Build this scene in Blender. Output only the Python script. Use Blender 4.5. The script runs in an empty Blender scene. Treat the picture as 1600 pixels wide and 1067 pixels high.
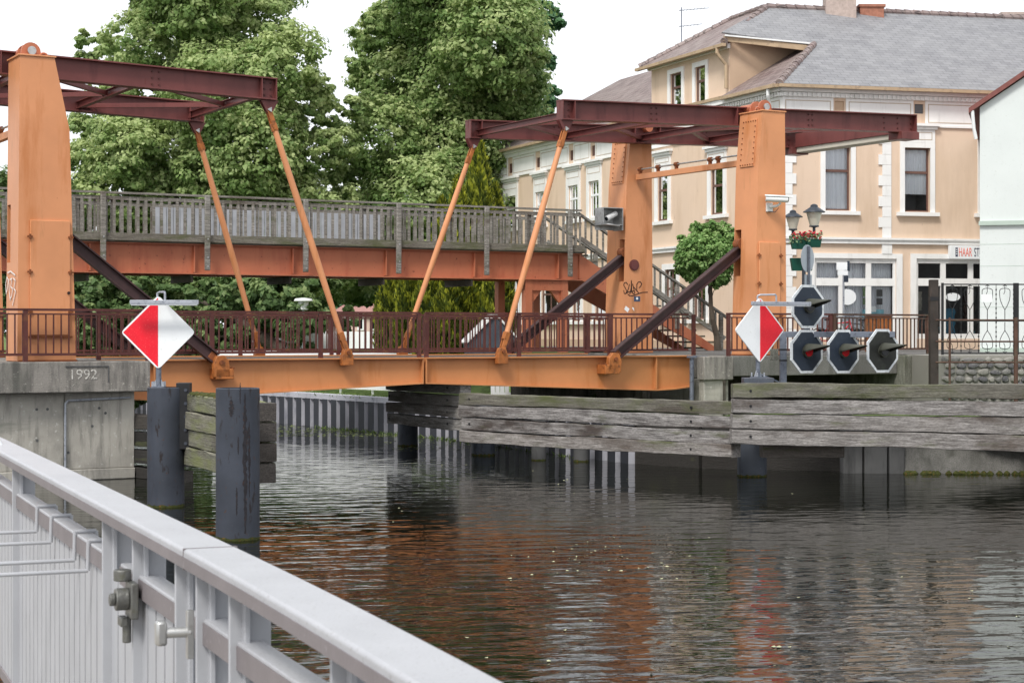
import bpy, bmesh, math, random
import numpy as np
from mathutils import Vector, Matrix
R = math.radians
random.seed(5)
scene = bpy.context.scene
COL = scene.collection

# ---------------------------------------------------------------- camera, sky, sun, exposure
F = 2800.0; HY = 518.0; CH = 2.9            # focal length and horizon of the 1600 px photo, eye height above water
cam_d = bpy.data.cameras.new('camera'); cam = bpy.data.objects.new('camera', cam_d); COL.objects.link(cam)
cam_d.sensor_width = 36; cam_d.lens = F/1600*36
cam.location = (0, 0, CH); cam.rotation_euler = (R(90), 0, 0)
cam_d.shift_y = (HY-533.5)/1600*-1*-1
cam_d.clip_start = .1; cam_d.clip_end = 3000
cam_d.dof.use_dof = True; cam_d.dof.focus_distance = 39; cam_d.dof.aperture_fstop = 16
scene.camera = cam
SUN_EL, SUN_AZ = 52, 205                     # azimuth: direction the light comes from, degrees clockwise from +Y
w = bpy.data.worlds.new('World'); scene.world = w; w.use_nodes = True
nt = w.node_tree; bg = nt.nodes['Background']
sky = nt.nodes.new('ShaderNodeTexSky'); sky.sky_type = 'NISHITA'; sky.sun_disc = False
sky.sun_elevation = R(SUN_EL); sky.sun_rotation = R(SUN_AZ); sky.dust_density = 4; sky.air_density = 1.0
hs = nt.nodes.new('ShaderNodeHueSaturation'); hs.inputs['Saturation'].default_value = .12
nt.links.new(sky.outputs[0], hs.inputs['Color'])
mx = nt.nodes.new('ShaderNodeMix'); mx.data_type = 'RGBA'; mx.inputs[0].default_value = .8
nt.links.new(hs.outputs[0], mx.inputs[6]); mx.inputs[7].default_value = (9.6, 9.9, 10.4, 1)   # overcast cloud white
nt.links.new(mx.outputs[2], bg.inputs['Color']); bg.inputs['Strength'].default_value = .097
sl = bpy.data.lights.new('sun', 'SUN'); so = bpy.data.objects.new('sun', sl); COL.objects.link(so)
sl.energy = 2.1; sl.angle = R(14); sl.color = (1, .965, .91)
az = R(SUN_AZ); el = R(SUN_EL)
sd = Vector((math.sin(az)*math.cos(el), math.cos(az)*math.cos(el), math.sin(el)))
so.rotation_euler = sd.to_track_quat('Z', 'Y').to_euler()
scene.view_settings.view_transform = 'Standard'; scene.view_settings.look = 'None'
scene.view_settings.gamma = 1; scene.view_settings.exposure = .56
scene.cycles.max_bounces = 6; scene.cycles.transparent_max_bounces = 6

# ---------------------------------------------------------------- helpers: materials
M = {}
def newmat(name):
    m = bpy.data.materials.new(name); m.use_nodes = True; M[name] = m
    n = m.node_tree; return m, n, n.nodes['Principled BSDF']
def noise(n, vec, scale, detail=4, rough=.6, stretch=None):
    t = n.nodes.new('ShaderNodeTexNoise'); t.inputs['Scale'].default_value = scale
    t.inputs['Detail'].default_value = detail; t.inputs['Roughness'].default_value = rough
    if stretch:
        mp = n.nodes.new('ShaderNodeMapping'); mp.inputs['Scale'].default_value = stretch
        n.links.new(vec, mp.inputs[0]); vec = mp.outputs[0]
    n.links.new(vec, t.inputs['Vector']); return t.outputs['Fac']
def ramp(n, fac, a, b, c0=(0, 0, 0, 1), c1=(1, 1, 1, 1)):
    r = n.nodes.new('ShaderNodeValToRGB'); e = r.color_ramp.elements
    e[0].position = a; e[1].position = b; e[0].color = c0; e[1].color = c1
    n.links.new(fac, r.inputs[0]); return r.outputs[0]
def mixc(n, fac, a, b, mode='MIX'):
    x = n.nodes.new('ShaderNodeMix'); x.data_type = 'RGBA'; x.blend_type = mode
    if hasattr(fac, 'links'): n.links.new(fac, x.inputs[0])
    else: x.inputs[0].default_value = fac
    for k, v in ((6, a), (7, b)):
        if hasattr(v, 'links'): n.links.new(v, x.inputs[k])
        else: x.inputs[k].default_value = (*v[:3], 1)
    return x.outputs[2]
def coord(n, kind='Object'):
    if kind == 'World': return n.nodes.new('ShaderNodeNewGeometry').outputs['Position']
    return n.nodes.new('ShaderNodeTexCoord').outputs[kind]
def mat(name, col, rough=.55, var=.12, scale=2.5, stains=(), bump=0, bscale=40, metal=0, space='World', stretch=None, spec=.3):
    m, n, b = newmat(name); v = coord(n, space)
    c = mixc(n, ramp(n, noise(n, v, scale, stretch=stretch), .3, .7), tuple(x*(1-var) for x in col), tuple(min(1, x*(1+var)) for x in col))
    for (sc, a0, a1, cc, st) in stains:
        if a0 >= .58: a0, a1 = a0-.07, max(a0+.0, a1-.12)              # scale, ramp start, ramp end, colour, stretch
        c = mixc(n, ramp(n, noise(n, v, sc, 6, .65, st), a0, a1), c, cc)
    n.links.new(c, b.inputs['Base Color'])
    b.inputs['Roughness'].default_value = rough; b.inputs['Metallic'].default_value = metal
    b.inputs['Specular IOR Level'].default_value = spec
    if bump:
        bp = n.nodes.new('ShaderNodeBump'); bp.inputs['Strength'].default_value = bump; bp.inputs['Distance'].default_value = .02
        n.links.new(noise(n, v, bscale, 5, .6, stretch), bp.inputs['Height']); n.links.new(bp.outputs[0], b.inputs['Normal'])
    return m
V1 = (1, 1, .16)
mat('orange', (.60, .26, .12), .42, .10, .8, [(2.2, .60, .80, (.50, .19, .07), V1), (9, .77, .85, (.25, .07, .03), (1, 1, .3)), (3, .66, .9, (.30, .15, .06), V1)], .05, 30)
mat('orange_red', (.43, .145, .075), .45, .12, .8, [(2.5, .58, .85, (.34, .09, .05), V1), (8, .70, .82, (.16, .05, .03), None)], .05, 30)
mat('orange_girder', (.50, .21, .082), .42, .10, 1.0, [(2.0, .62, .85, (.42, .15, .04), V1), (10, .78, .86, (.22, .08, .03), None)], .05, 30)
mat('oxide', (.145, .044, .040), .42, .18, 1.2, [(3, .6, .85, (.09, .025, .024), V1), (14, .72, .8, (.20, .06, .05), None)], .06, 30)
mat('oxide_rail', (.085, .026, .022), .45, .2, 2, [(6, .62, .8, (.14, .055, .028), None)], .08, 40)
mat('strut_steel', (.055, .028, .028), .5, .25, 2, [(5, .6, .8, (.04, .025, .025), None)], .1, 40)
mat('rust', (.22, .07, .025), .8, .3, 6, [(12, .5, .7, (.09, .03, .015), None)], .3, 60)
mat('bracket_orange', (.36, .12, .032), .55, .3, 4, [(9, .52, .7, (.13, .05, .02), None)], .2, 50)
mat('galv', (.36, .38, .42), .45, .12, 3, [(14, .6, .75, (.22, .235, .27), None)], .05, 60, .3)
mat('galv_post', (.16, .18, .22), .5, .15, 3, [(14, .6, .75, (.1, .11, .14), None)], .05, 60, .2)
mat('pile_steel', (.045, .051, .066), .5, .22, 1.6, [(2.2, .52, .75, (.032, .037, .052), (2, 2, .22)), (7, .66, .72, (.022, .017, .017), (1, 1, .35)), (12, .70, .76, (.075, .035, .022), None), (30, .74, .80, (.13, .135, .145), None)], .08, 50)
mat('pile_grey', (.07, .08, .10), .5, .22, 1.5, [(8, .60, .72, (.05, .056, .07), (1, 1, .3)), (20, .70, .75, (.14, .15, .16), None)], .08, 50)
mat('sheet_steel', (.42, .42, .46), .55, .15, 1, [(5, .56, .8, (.17, .18, .22), V1)], .05, 30)
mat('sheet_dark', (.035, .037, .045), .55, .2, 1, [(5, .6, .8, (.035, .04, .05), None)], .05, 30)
mat('concrete', (.36, .34, .30), .85, .16, .8, [(1.1, .50, .72, (.21, .20, .18), (1, 1, .8)), (4, .50, .78, (.13, .125, .11), (1.6, 1.6, .22)), (60, .70, .84, (.17, .16, .14), None), (.7, .60, .8, (.20, .20, .17), (.4, .4, 2.5)), (9, .68, .8, (.47, .455, .42), None)], .5, 55)
mat('concrete_cap', (.27, .25, .225), .9, .2, 1, [(3.2, .44, .66, (.09, .085, .078), (1.4, 1.4, .22)), (40, .56, .70, (.13, .125, .115), None), (14, .66, .8, (.38, .36, .32), None), (.9, .5, .8, (.14, .14, .12), None)], .9, 60)
mat('concrete_mossy', (.22, .215, .185), .9, .2, 1, [(2.2, .48, .7, (.085, .09, .06), (1.2, 1.2, .3)), (7, .55, .75, (.05, .062, .03), (1, 1, .25)), (50, .58, .7, (.10, .10, .085), None)], .8, 50)
mat('concrete_mid', (.15, .145, .135), .9, .25, 1, [(2.5, .5, .72, (.07, .07, .06), (1.2, 1.2, .3)), (50, .6, .7, (.09, .09, .08), None)], .6, 50)
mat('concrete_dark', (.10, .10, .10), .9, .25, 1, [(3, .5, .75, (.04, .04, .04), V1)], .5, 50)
mat('panel_cream', (.50, .47, .40), .7, .08, 1)
mat('plaster', (.69, .53, .405), .85, .04, .7, [(1.2, .58, .9, (.56, .41, .29), V1), (.5, .55, .9, (.69, .52, .38), None), (9, .74, .84, (.5, .37, .27), (1, 1, .2))], .12, 40)
mat('plaster_tan', (.50, .36, .25), .85, .08, 1)
mat('trim_white', (.80, .79, .77), .7, .04, 1.5, [(4, .62, .9, (.62, .61, .585), V1)], .05, 30)
mat('trim_line', (.50, .42, .34), .8, .08, 2)
mat('frame_brown', (.14, .075, .06), .5, .15, 4)
mat('frame_white', (.82, .83, .84), .4, .03, 2)
mat('gutter', (.42, .31, .20), .6, .12, 2, [(6, .6, .8, (.27, .2, .14), None)])
mat('zinc_white', (.72, .73, .72), .5, .08, 3)
mat('plaster_pale', (.62, .655, .64), .85, .05, .5, [(1.4, .6, .9, (.54, .575, .56), V1), (14, .66, .8, (.56, .59, .57), None)], .03, 30)
mat('ledge_green', (.42, .50, .44), .7, .06, 2)
mat('brick_red', (.34, .15, .10), .85, .25, 8, [], .4, 40)
mat('brick_grey', (.42, .34, .30), .85, .15, 10, [], .4, 40)
mat('verge_tile', (.19, .07, .06), .7, .2, 5)
mat('black_iron', (.018, .018, .020), .5, .2, 5)
mat('post_dark', (.040, .032, .028), .7, .3, 3, [(6, .55, .75, (.075, .045, .035), V1)], .2, 40)
mat('rusty_pipe', (.085, .045, .033), .75, .3, 4, [(8, .55, .7, (.07, .08, .055), None)], .2, 60)
mat('sign_white', (.80, .82, .83), .35, .02, 3, [(30, .68, .76, (.66, .67, .66), None)])
mat('sign_red', (.75, .012, .028), .32, .05, 4, [(60, .66, .72, (.8, .10, .10), None)])
mat('sign_back', (.42, .47, .52), .45, .06, 4)
mat('board_blue', (.022, .031, .047), .5, .15, 3, [(25, .72, .76, (.12, .13, .14), None)])
mat('board_black', (.018, .019, .017), .55, .2, 3, [(4, .6, .8, (.035, .04, .03), None)])
mat('board_rim', (.62, .65, .67), .5, .06, 4, [(12, .6, .75, (.42, .44, .44), None)])
mat('visor', (.055, .057, .045), .55, .2, 5)
mat('lens_red', (.55, .012, .02), .2, .02, 5)
mat('lens_dark', (.01, .012, .015), .15, .02, 5)
mat('camera_white', (.72, .73, .72), .4, .04, 5)
mat('steel_bare', (.42, .42, .41), .35, .15, 10, [(9, .55, .7, (.22, .20, .19), None)], .05, 50, .75)
mat('lamp_metal', (.05, .06, .075), .4, .1, 5)
mat('planter_green', (.008, .075, .05), .5, .15, 4)
mat('petal_red', (.62, .03, .05), .6, .3, 30)
mat('graffiti_black', (.03, .015, .012), .6, .1, 5)
mat('graffiti_white', (.72, .66, .62), .7, .08, 5)
mat('white_paint', (.72, .76, .76), .6, .06, 1, [(5, .6, .85, (.6, .65, .63), V1)])
mat('board_grey', (.36, .37, .40), .7, .15, 3, [(6, .5, .8, (.30, .31, .33), V1)])
mat('asphalt', (.13, .125, .12), .9, .2, 1, [(30, .55, .7, (.2, .19, .18), None)], .4, 60)
mat('paving', (.36, .33, .29), .9, .12, 2, [(12, .55, .7, (.27, .25, .22), None)], .3, 30)
mat('soil', (.075, .06, .042), .95, .3, 1, [(3, .5, .7, (.045, .05, .022), None)], .6, 20)
mat('grass_ground', (.105, .155, .042), .95, .25, 2, [(5, .5, .75, (.07, .10, .03), None)], .8, 60)
mat('bark', (.085, .068, .052), .9, .3, 3, [], .8, 25, stretch=(3, 3, .6))
mat('house_wall_far', (.62, .60, .58), .85, .05, 1)
mat('house_wall_pink', (.62, .46, .40), .85, .05, 1)
mat('house_roof_far', (.30, .155, .135), .85, .12, 3)
mat('cloth_blue', (.06, .20, .32), .8, .25, 6)
mat('cloth_brown', (.07, .035, .03), .8, .3, 6)
mat('shop_inside', (.20, .16, .17), .9, .3, 3)
mat('letter_dark', (.06, .07, .11), .5, .05, 3)
mat('letter_red', (.78, .16, .12), .5, .05, 3)
mat('sticker_blue', (.05, .08, .14), .5, .2, 20)
mat('curtain', (.84, .86, .90), .9, .04, 14, [(30, .45, .6, (.72, .74, .79), (1, 1, .01))], .3, 30, stretch=(1, 1, .04))
mat('room_dark', (.13, .13, .135), .9, .2, 2)
mat('rail_grey', (.37, .375, .395), .42, .05, 5, [(45, .72, .80, (.44, .445, .46), None), (3, .6, .9, (.32, .325, .345), V1), (130, .66, .76, (.22, .21, .21), None), (260, .70, .80, (.52, .52, .53), None)], .10, 90)
mat('rail_side', (.175, .155, .16), .5, .12, 5, [(40, .70, .8, (.26, .24, .25), None)], .10, 90)
mat('slat_grey', (.36, .368, .39), .45, .06, 5, [(60, .74, .82, (.45, .45, .47), None)], .06, 90)
mat('scraped_rust', (.026, .024, .028), .85, .3, 14, [(22, .57, .7, (.065, .032, .024), None), (30, .74, .84, (.12, .12, .13), None)], .5, 60)
mat('moss', (.05, .058, .014), .95, .4, 12, [(20, .55, .65, (.16, .085, .02), None)], 1, 60)
mat('petal_float', (.42, .42, .26), .8, .3, 3)

def wood(name, col, dark, moss=0, var=.25, mosscol=(.085, .095, .035)):
    m, n, b = newmat(name); v = coord(n, 'Object')
    oi = n.nodes.new('ShaderNodeObjectInfo'); ad = n.nodes.new('ShaderNodeVectorMath'); ad.operation = 'MULTIPLY_ADD'
    cb = n.nodes.new('ShaderNodeCombineXYZ'); 
    for k in range(3): n.links.new(oi.outputs['Random'], cb.inputs[k])
    ad.inputs[1].default_value = (37, 23, 51); n.links.new(cb.outputs[0], ad.inputs[0]); n.links.new(v, ad.inputs[2]); v = ad.outputs[0]
    g1 = noise(n, v, 3, 9, .76, (.8, 4, 8)); g2 = noise(n, v, 1.3, 5, .65, (.9, 1, 2)); g3 = noise(n, v, 7, 8, .78, (.22, 4, 7)); g4 = noise(n, v, 38, 3, .6, (.5, 1, 1.6))
    c = mixc(n, ramp(n, g1, .38, .60), dark, col)
    c = mixc(n, ramp(n, g2, .36, .60), mixc(n, .55, c, tuple(x*(1-var*2.2) for x in col)), c)
    c = mixc(n, ramp(n, noise(n, v, .9, 5, .6, (.55, 1.2, 2.0)), .53, .66), c, (dark[0]*.75, dark[1]*.62, dark[2]*.55))
    c = mixc(n, ramp(n, g3, .56, .61), c, tuple(x*.3 for x in dark))
    c = mixc(n, ramp(n, oi.outputs['Random'], 0, 1), c, mixc(n, .35, c, (.30, .26, .22)))
    c = mixc(n, ramp(n, g4, .35, .65), mixc(n, .35, c, (0, 0, 0)), c)
    if moss: c = mixc(n, ramp(n, noise(n, v, 1.6, 6, .65, (.5, 1, 2.2)), .62-moss*.25, .80-moss*.2), c, mosscol)
    n.links.new(c, b.inputs['Base Color']); b.inputs['Roughness'].default_value = .85
    bp = n.nodes.new('ShaderNodeBump'); bp.inputs['Strength'].default_value = .8; bp.inputs['Distance'].default_value = .03
    n.links.new(g3, bp.inputs['Height']); n.links.new(bp.outputs[0], b.inputs['Normal'])
    return m
wood('timber_grey', (.50, .475, .46), (.09, .08, .078), .2)
wood('timber_mossy', (.24, .235, .19), (.055, .052, .042), .6)
wood('timber_lightened', (.60, .57, .54), (.16, .15, .14), .1)  # timber colour lightened to offset the shade under the bridge deck
wood('timber_dark', (.11, .095, .085), (.04, .034, .032), .15)
wood('timber_green', (.33, .32, .25), (.11, .11, .075), .55, mosscol=(.17, .185, .07))
wood('deck_wood', (.44, .42, .38), (.15, .14, .12), .3)
wood('deck_wood_mossy', (.28, .265, .215), (.085, .08, .06), .55)

wood('shade_black', (.022, .020, .018), (.01, .009, .008), .1)  # near-black colour standing in for shade, on walls and timber back sides
def leafmat(name, c0, c1, c2, trans=.35):
    m, n, b = newmat(name)
    a = n.nodes.new('ShaderNodeAttribute'); a.attribute_name = 'tint'
    r = n.nodes.new('ShaderNodeValToRGB'); e = r.color_ramp.elements
    e[0].color = (*c0, 1); e[1].color = (*c2, 1); e[0].position = 0; e[1].position = 1
    x = e.new(.5); x.color = (*c1, 1)
    n.links.new(a.outputs['Fac'], r.inputs[0]); n.links.new(r.outputs[0], b.inputs['Base Color'])
    b.inputs['Roughness'].default_value = .5; b.inputs['Specular IOR Level'].default_value = .3
    t = n.nodes.new('ShaderNodeBsdfTranslucent'); n.links.new(r.outputs[0], t.inputs[0])
    ms = n.nodes.new('ShaderNodeMixShader'); ms.inputs[0].default_value = trans
    n.links.new(b.outputs[0], ms.inputs[1]); n.links.new(t.outputs[0], ms.inputs[2])
    n.links.new(ms.outputs[0], n.nodes['Material Output'].inputs[0])
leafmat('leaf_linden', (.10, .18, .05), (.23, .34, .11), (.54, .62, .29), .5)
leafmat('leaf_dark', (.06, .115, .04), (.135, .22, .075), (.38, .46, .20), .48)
leafmat('leaf_blue', (.04, .11, .05), (.09, .21, .09), (.17, .33, .14), .4)
leafmat('leaf_thuja', (.03, .05, .012), (.13, .165, .022), (.48, .50, .05), .3)
leafmat('leaf_ball', (.06, .14, .035), (.18, .33, .09), (.40, .55, .22), .45)
leafmat('leaf_grass', (.06, .11, .02), (.12, .19, .04), (.22, .29, .08))

def glassmat(name, tint, rough=.03):
    m, n, b = newmat(name)
    b.inputs['Base Color'].default_value = (*tint, 1); b.inputs['Roughness'].default_value = rough
    b.inputs['Transmission Weight'].default_value = 0
    g = n.nodes.new('ShaderNodeBsdfGlossy'); g.inputs['Roughness'].default_value = .02
    t = n.nodes.new('ShaderNodeBsdfTransparent'); t.inputs[0].default_value = (*tint, 1)
    fr = n.nodes.new('ShaderNodeFresnel'); fr.inputs[0].default_value = 1.3
    ms = n.nodes.new('ShaderNodeMixShader'); n.links.new(fr.outputs[0], ms.inputs[0])
    n.links.new(t.outputs[0], ms.inputs[1]); n.links.new(g.outputs[0], ms.inputs[2])
    n.links.new(ms.outputs[0], n.nodes['Material Output'].inputs[0])
glassmat('glass', (.96, .97, .97))
m, n, b = newmat('lantern_glass'); b.inputs['Base Color'].default_value = (.62, .60, .50, 1); b.inputs['Roughness'].default_value = .25

def tilemat(name, cols, row, wid, axis_u, axis_v, bump=.6):   # roof tiles / slates laid in courses along given world axes
    m, n, b = newmat(name); g = coord(n, 'World')
    def dot(ax):
        d = n.nodes.new('ShaderNodeVectorMath'); d.operation = 'DOT_PRODUCT'; d.inputs[1].default_value = ax
        n.links.new(g, d.inputs[0]); return d.outputs['Value']
    cb = n.nodes.new('ShaderNodeCombineXYZ'); n.links.new(dot(axis_u), cb.inputs[0]); n.links.new(dot(axis_v), cb.inputs[1])
    br = n.nodes.new('ShaderNodeTexBrick'); n.links.new(cb.outputs[0], br.inputs[0])
    br.inputs['Scale'].default_value = 1; br.inputs['Brick Width'].default_value = wid; br.inputs['Row Height'].default_value = row
    br.inputs['Mortar Size'].default_value = .012; br.inputs['Mortar Smooth'].default_value = .4
    br.inputs['Color1'].default_value = (*cols[0], 1); br.inputs['Color2'].default_value = (*cols[1], 1); br.inputs['Mortar'].default_value = (*cols[2], 1)
    c = mixc(n, ramp(n, noise(n, g, 1.3, 5), .35, .7), br.outputs['Color'], mixc(n, .35, br.outputs['Color'], cols[3]))
    c = mixc(n, ramp(n, noise(n, g, 14, 4), .66, .74), c, cols[3])
    n.links.new(c, b.inputs['Base Color']); b.inputs['Roughness'].default_value = .62
    bp = n.nodes.new('ShaderNodeBump'); bp.inputs['Strength'].default_value = bump; bp.inputs['Distance'].default_value = .03
    bp.invert = True; n.links.new(br.outputs['Fac'], bp.inputs['Height']); n.links.new(bp.outputs[0], b.inputs['Normal'])

# ---------------------------------------------------------------- helpers: meshes
class MB:
    def __init__(s): s.v = []; s.f = []
    def add(s, vs, fs):
        o = len(s.v); s.v += [tuple(p) for p in vs]; s.f += [tuple(i+o for i in f) for f in fs]; return s
    def box(s, x0, x1, y0, y1, z0, z1):
        return s.add([(x0,y0,z0),(x1,y0,z0),(x1,y1,z0),(x0,y1,z0),(x0,y0,z1),(x1,y0,z1),(x1,y1,z1),(x0,y1,z1)],
                     [(0,3,2,1),(4,5,6,7),(0,1,5,4),(1,2,6,5),(2,3,7,6),(3,0,4,7)])
    def frame(s, p, q, up=(0,0,1)):
        p = Vector(p); q = Vector(q); d = (q-p).normalized(); up = Vector(up)
        if abs(d.dot(up)) > .99: up = Vector((1, 0, 0))
        sx = d.cross(up).normalized(); return p, q, d, sx, sx.cross(d).normalized()
    def sweep(s, poly, p, q, up=(0,0,1)):      # poly of (across, up) pairs swept from p to q
        p, q, d, a, u = s.frame(p, q, up); n = len(poly)
        vs = [p+a*x+u*y for x, y in poly]+[q+a*x+u*y for x, y in poly]
        return s.add(vs, [tuple(range(n)), tuple(range(2*n-1, n-1, -1))]+[(i, i+n, (i+1) % n+n, (i+1) % n) for i in range(n)])
    def bar(s, p, q, w, h, up=(0,0,1)): return s.sweep([(-w/2,-h/2),(w/2,-h/2),(w/2,h/2),(-w/2,h/2)], p, q, up)
    def ibeam(s, p, q, H, W, tf=.03, tw=.02, up=(0,0,1)):
        s.bar2(p, q, 0, H/2-tf/2, W, tf, up); s.bar2(p, q, 0, -H/2+tf/2, W, tf, up); return s.bar2(p, q, 0, 0, tw, H-2*tf, up)
    def bar2(s, p, q, dx, dy, w, h, up=(0,0,1)):
        return s.sweep([(dx-w/2,dy-h/2),(dx+w/2,dy-h/2),(dx+w/2,dy+h/2),(dx-w/2,dy+h/2)], p, q, up)
    def tube(s, p, q, r, r2=None, n=12):
        r2 = r if r2 is None else r2; p, q, d, a, u = s.frame(p, q)
        cs = [(math.cos(2*math.pi*i/n), math.sin(2*math.pi*i/n)) for i in range(n)]
        return s.add([p+(a*c+u*k)*r for c, k in cs]+[q+(a*c+u*k)*r2 for c, k in cs],
                     [tuple(range(n)), tuple(range(2*n-1, n-1, -1))]+[(i, i+n, (i+1) % n+n, (i+1) % n) for i in range(n)])
    def path(s, pts, r, n=8):
        for a, b in zip(pts[:-1], pts[1:]): s.tube(a, b, r, n=n)
        return s
    def prism(s, poly, y0, y1):                # polygon in x,z extruded along y
        n = len(poly)
        return s.add([(x, y0, z) for x, z in poly]+[(x, y1, z) for x, z in poly],
                     [tuple(range(n)), tuple(range(2*n-1, n-1, -1))]+[(i, i+n, (i+1) % n+n, (i+1) % n) for i in range(n)])
    def lathe(s, prof, c=(0,0,0), n=16):       # prof: (r, z)
        c = Vector(c); vs = []; fs = []; k = len(prof)
        for r, z in prof:
            for i in range(n):
                t = 2*math.pi*i/n; vs.append(c+Vector((r*math.cos(t), r*math.sin(t), z)))
        for j in range(k-1):
            for i in range(n): fs.append((j*n+i, j*n+(i+1) % n, (j+1)*n+(i+1) % n, (j+1)*n+i))
        fs += [tuple(range(n-1, -1, -1)), tuple(range((k-1)*n, k*n))]
        return s.add(vs, fs)
    def build(s, name, material, parent=None, bevel=0, smooth=True, recalc=True, M4=None):
        me = bpy.data.meshes.new(name); me.from_pydata(s.v, [], s.f); 
        if M4 is not None: me.transform(M4)
        if recalc:
            bm = bmesh.new(); bm.from_mesh(me); bmesh.ops.recalc_face_normals(bm, faces=bm.faces); bm.to_mesh(me); bm.free()
        me.materials.append(M[material] if isinstance(material, str) else material)
        if smooth:
            me.shade_smooth(); me.set_sharp_from_angle(angle=R(32))
        o = bpy.data.objects.new(name, me); COL.objects.link(o)
        if parent is not None: o.parent = parent
        if bevel:
            bv = o.modifiers.new('bevel', 'BEVEL'); bv.width = bevel; bv.segments = 2; bv.limit_method = 'ANGLE'; bv.angle_limit = R(50)
        return o
def tag(o, label=None, cat=None, group=None, kind=None):
    if label: o['label'] = label
    if cat: o['category'] = cat
    if group: o['group'] = group
    if kind: o['kind'] = kind
    return o
def thing(name, label, cat, loc=(0,0,0), rz=0, group=None):
    o = bpy.data.objects.new(name, None); COL.objects.link(o); o.location = loc; o.rotation_euler = (0, 0, rz)
    o.empty_display_size = .2
    return tag(o, label, cat, group)
def dup(o, loc=None, rz=None, label=None, parent=None):
    c = o.copy(); COL.objects.link(c); c.parent = parent
    if loc is not None: c.location = loc
    if rz is not None: c.rotation_euler = (0, 0, rz)
    if label: c['label'] = label
    for ch in o.children: dup(ch, parent=c)
    return c
def X(px, Y): return (px-800)/F*Y
def Z(py, Y): return CH-(py-HY)/F*Y
def P(px, py, Y): return Vector((X(px, Y), Y, Z(py, Y)))
def onplane(px, o, d):                          # distance along a wall (origin o, direction d) seen at column px, and its depth
    k = (px-800)/F; t = (k*o[1]-o[0])/(d[0]-k*d[1]); return t, o[1]+d[1]*t
def text_mesh(s, size, name, material, parent, loc, rot, ext=.004, sx=1, align='LEFT'):
    cu = bpy.data.curves.new(name, 'FONT'); cu.body = s; cu.size = size; cu.extrude = ext; cu.align_x = align
    o = bpy.data.objects.new('tmp', cu); COL.objects.link(o)
    dg = bpy.context.evaluated_depsgraph_get(); me = bpy.data.meshes.new_from_object(o.evaluated_get(dg))
    COL.objects.unlink(o); bpy.data.objects.remove(o)
    me.transform(Matrix.Translation(loc) @ rot @ Matrix.Diagonal((sx, 1, 1, 1)))
    me.materials.clear(); me.materials.append(M[material])
    o = bpy.data.objects.new(name, me); COL.objects.link(o); o.parent = parent; return o

# ---------------------------------------------------------------- bridge frame
TH = math.atan(F/5000.0)
A = Vector((math.cos(TH), math.sin(TH), 0)); N = Vector((-math.sin(TH), math.cos(TH), 0))
B0 = Vector((-1.99, 39.77, 0))
def W(s, d, z=0): p = B0+A*s+N*d; return Vector((p.x, p.y, z))
def S(px, d): return onplane(px, B0+N*d, A)[0]
MID = 2.4                                        # road centre line lies this far behind the near girder
ROAD = 2.33
SL_BACK, SL_FRONT = S(27, -.95), S(119, -.95)    # near left tower
SR_FRONT, SR_BACK = S(1178, -.95), S(1229, -.95)

# ---------------------------------------------------------------- setting: water, ground, street
m, n, b = newmat('water'); g = coord(n, 'World')
b.inputs['Base Color'].default_value = (.0045, .0055, .003, 1); b.inputs['Roughness'].default_value = .03; b.inputs['IOR'].default_value = 1.33
mpw = n.nodes.new('ShaderNodeMapping'); mpw.inputs['Rotation'].default_value = (0, 0, R(-9)); n.links.new(g, mpw.inputs[0]); gw = mpw.outputs[0]
h1 = noise(n, gw, 1.0, 1.8, .45, (1.3, 3.0, 1)); h2 = noise(n, gw, 1.0, 2, .5, (3.6, 9, 1)); h3 = noise(n, g, .30, 2, .5)
def mth(op, a, bb):
    x = n.nodes.new('ShaderNodeMath'); x.operation = op
    for k, v in ((0, a), (1, bb)):
        if hasattr(v, 'links'): n.links.new(v, x.inputs[k])
        else: x.inputs[k].default_value = v
    return x.outputs[0]
amp = ramp(n, h3, .25, .7, (.55, .55, .55, 1), (1, 1, 1, 1))
sy_ = n.nodes.new('ShaderNodeSeparateXYZ'); n.links.new(g, sy_.inputs[0])       # the open water near the lock is more ruffled than the sheltered reach at the bridge
mr = n.nodes.new('ShaderNodeMapRange'); mr.interpolation_type = 'SMOOTHSTEP'; n.links.new(sy_.outputs['Y'], mr.inputs['Value'])
for k_, v_ in (('From Min', 13), ('From Max', 27), ('To Min', 1.15), ('To Max', .40)): mr.inputs[k_].default_value = v_
amp = mth('MULTIPLY', amp, mr.outputs[0])
hh = mth('MULTIPLY', mth('ADD', h1, mth('MULTIPLY', h2, .13)), amp)
bp = n.nodes.new('ShaderNodeBump'); bp.inputs['Strength'].default_value = 1; bp.inputs['Distance'].default_value = .044
n.links.new(hh, bp.inputs['Height']); n.links.new(bp.outputs[0], b.inputs['Normal'])
wb = MB().add([(-300, -20, 0), (300, -20, 0), (300, 400, 0), (-300, 400, 0)], [(0, 1, 2, 3)])
tag(wb.build('water', 'water', smooth=False), kind='structure')

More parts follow.
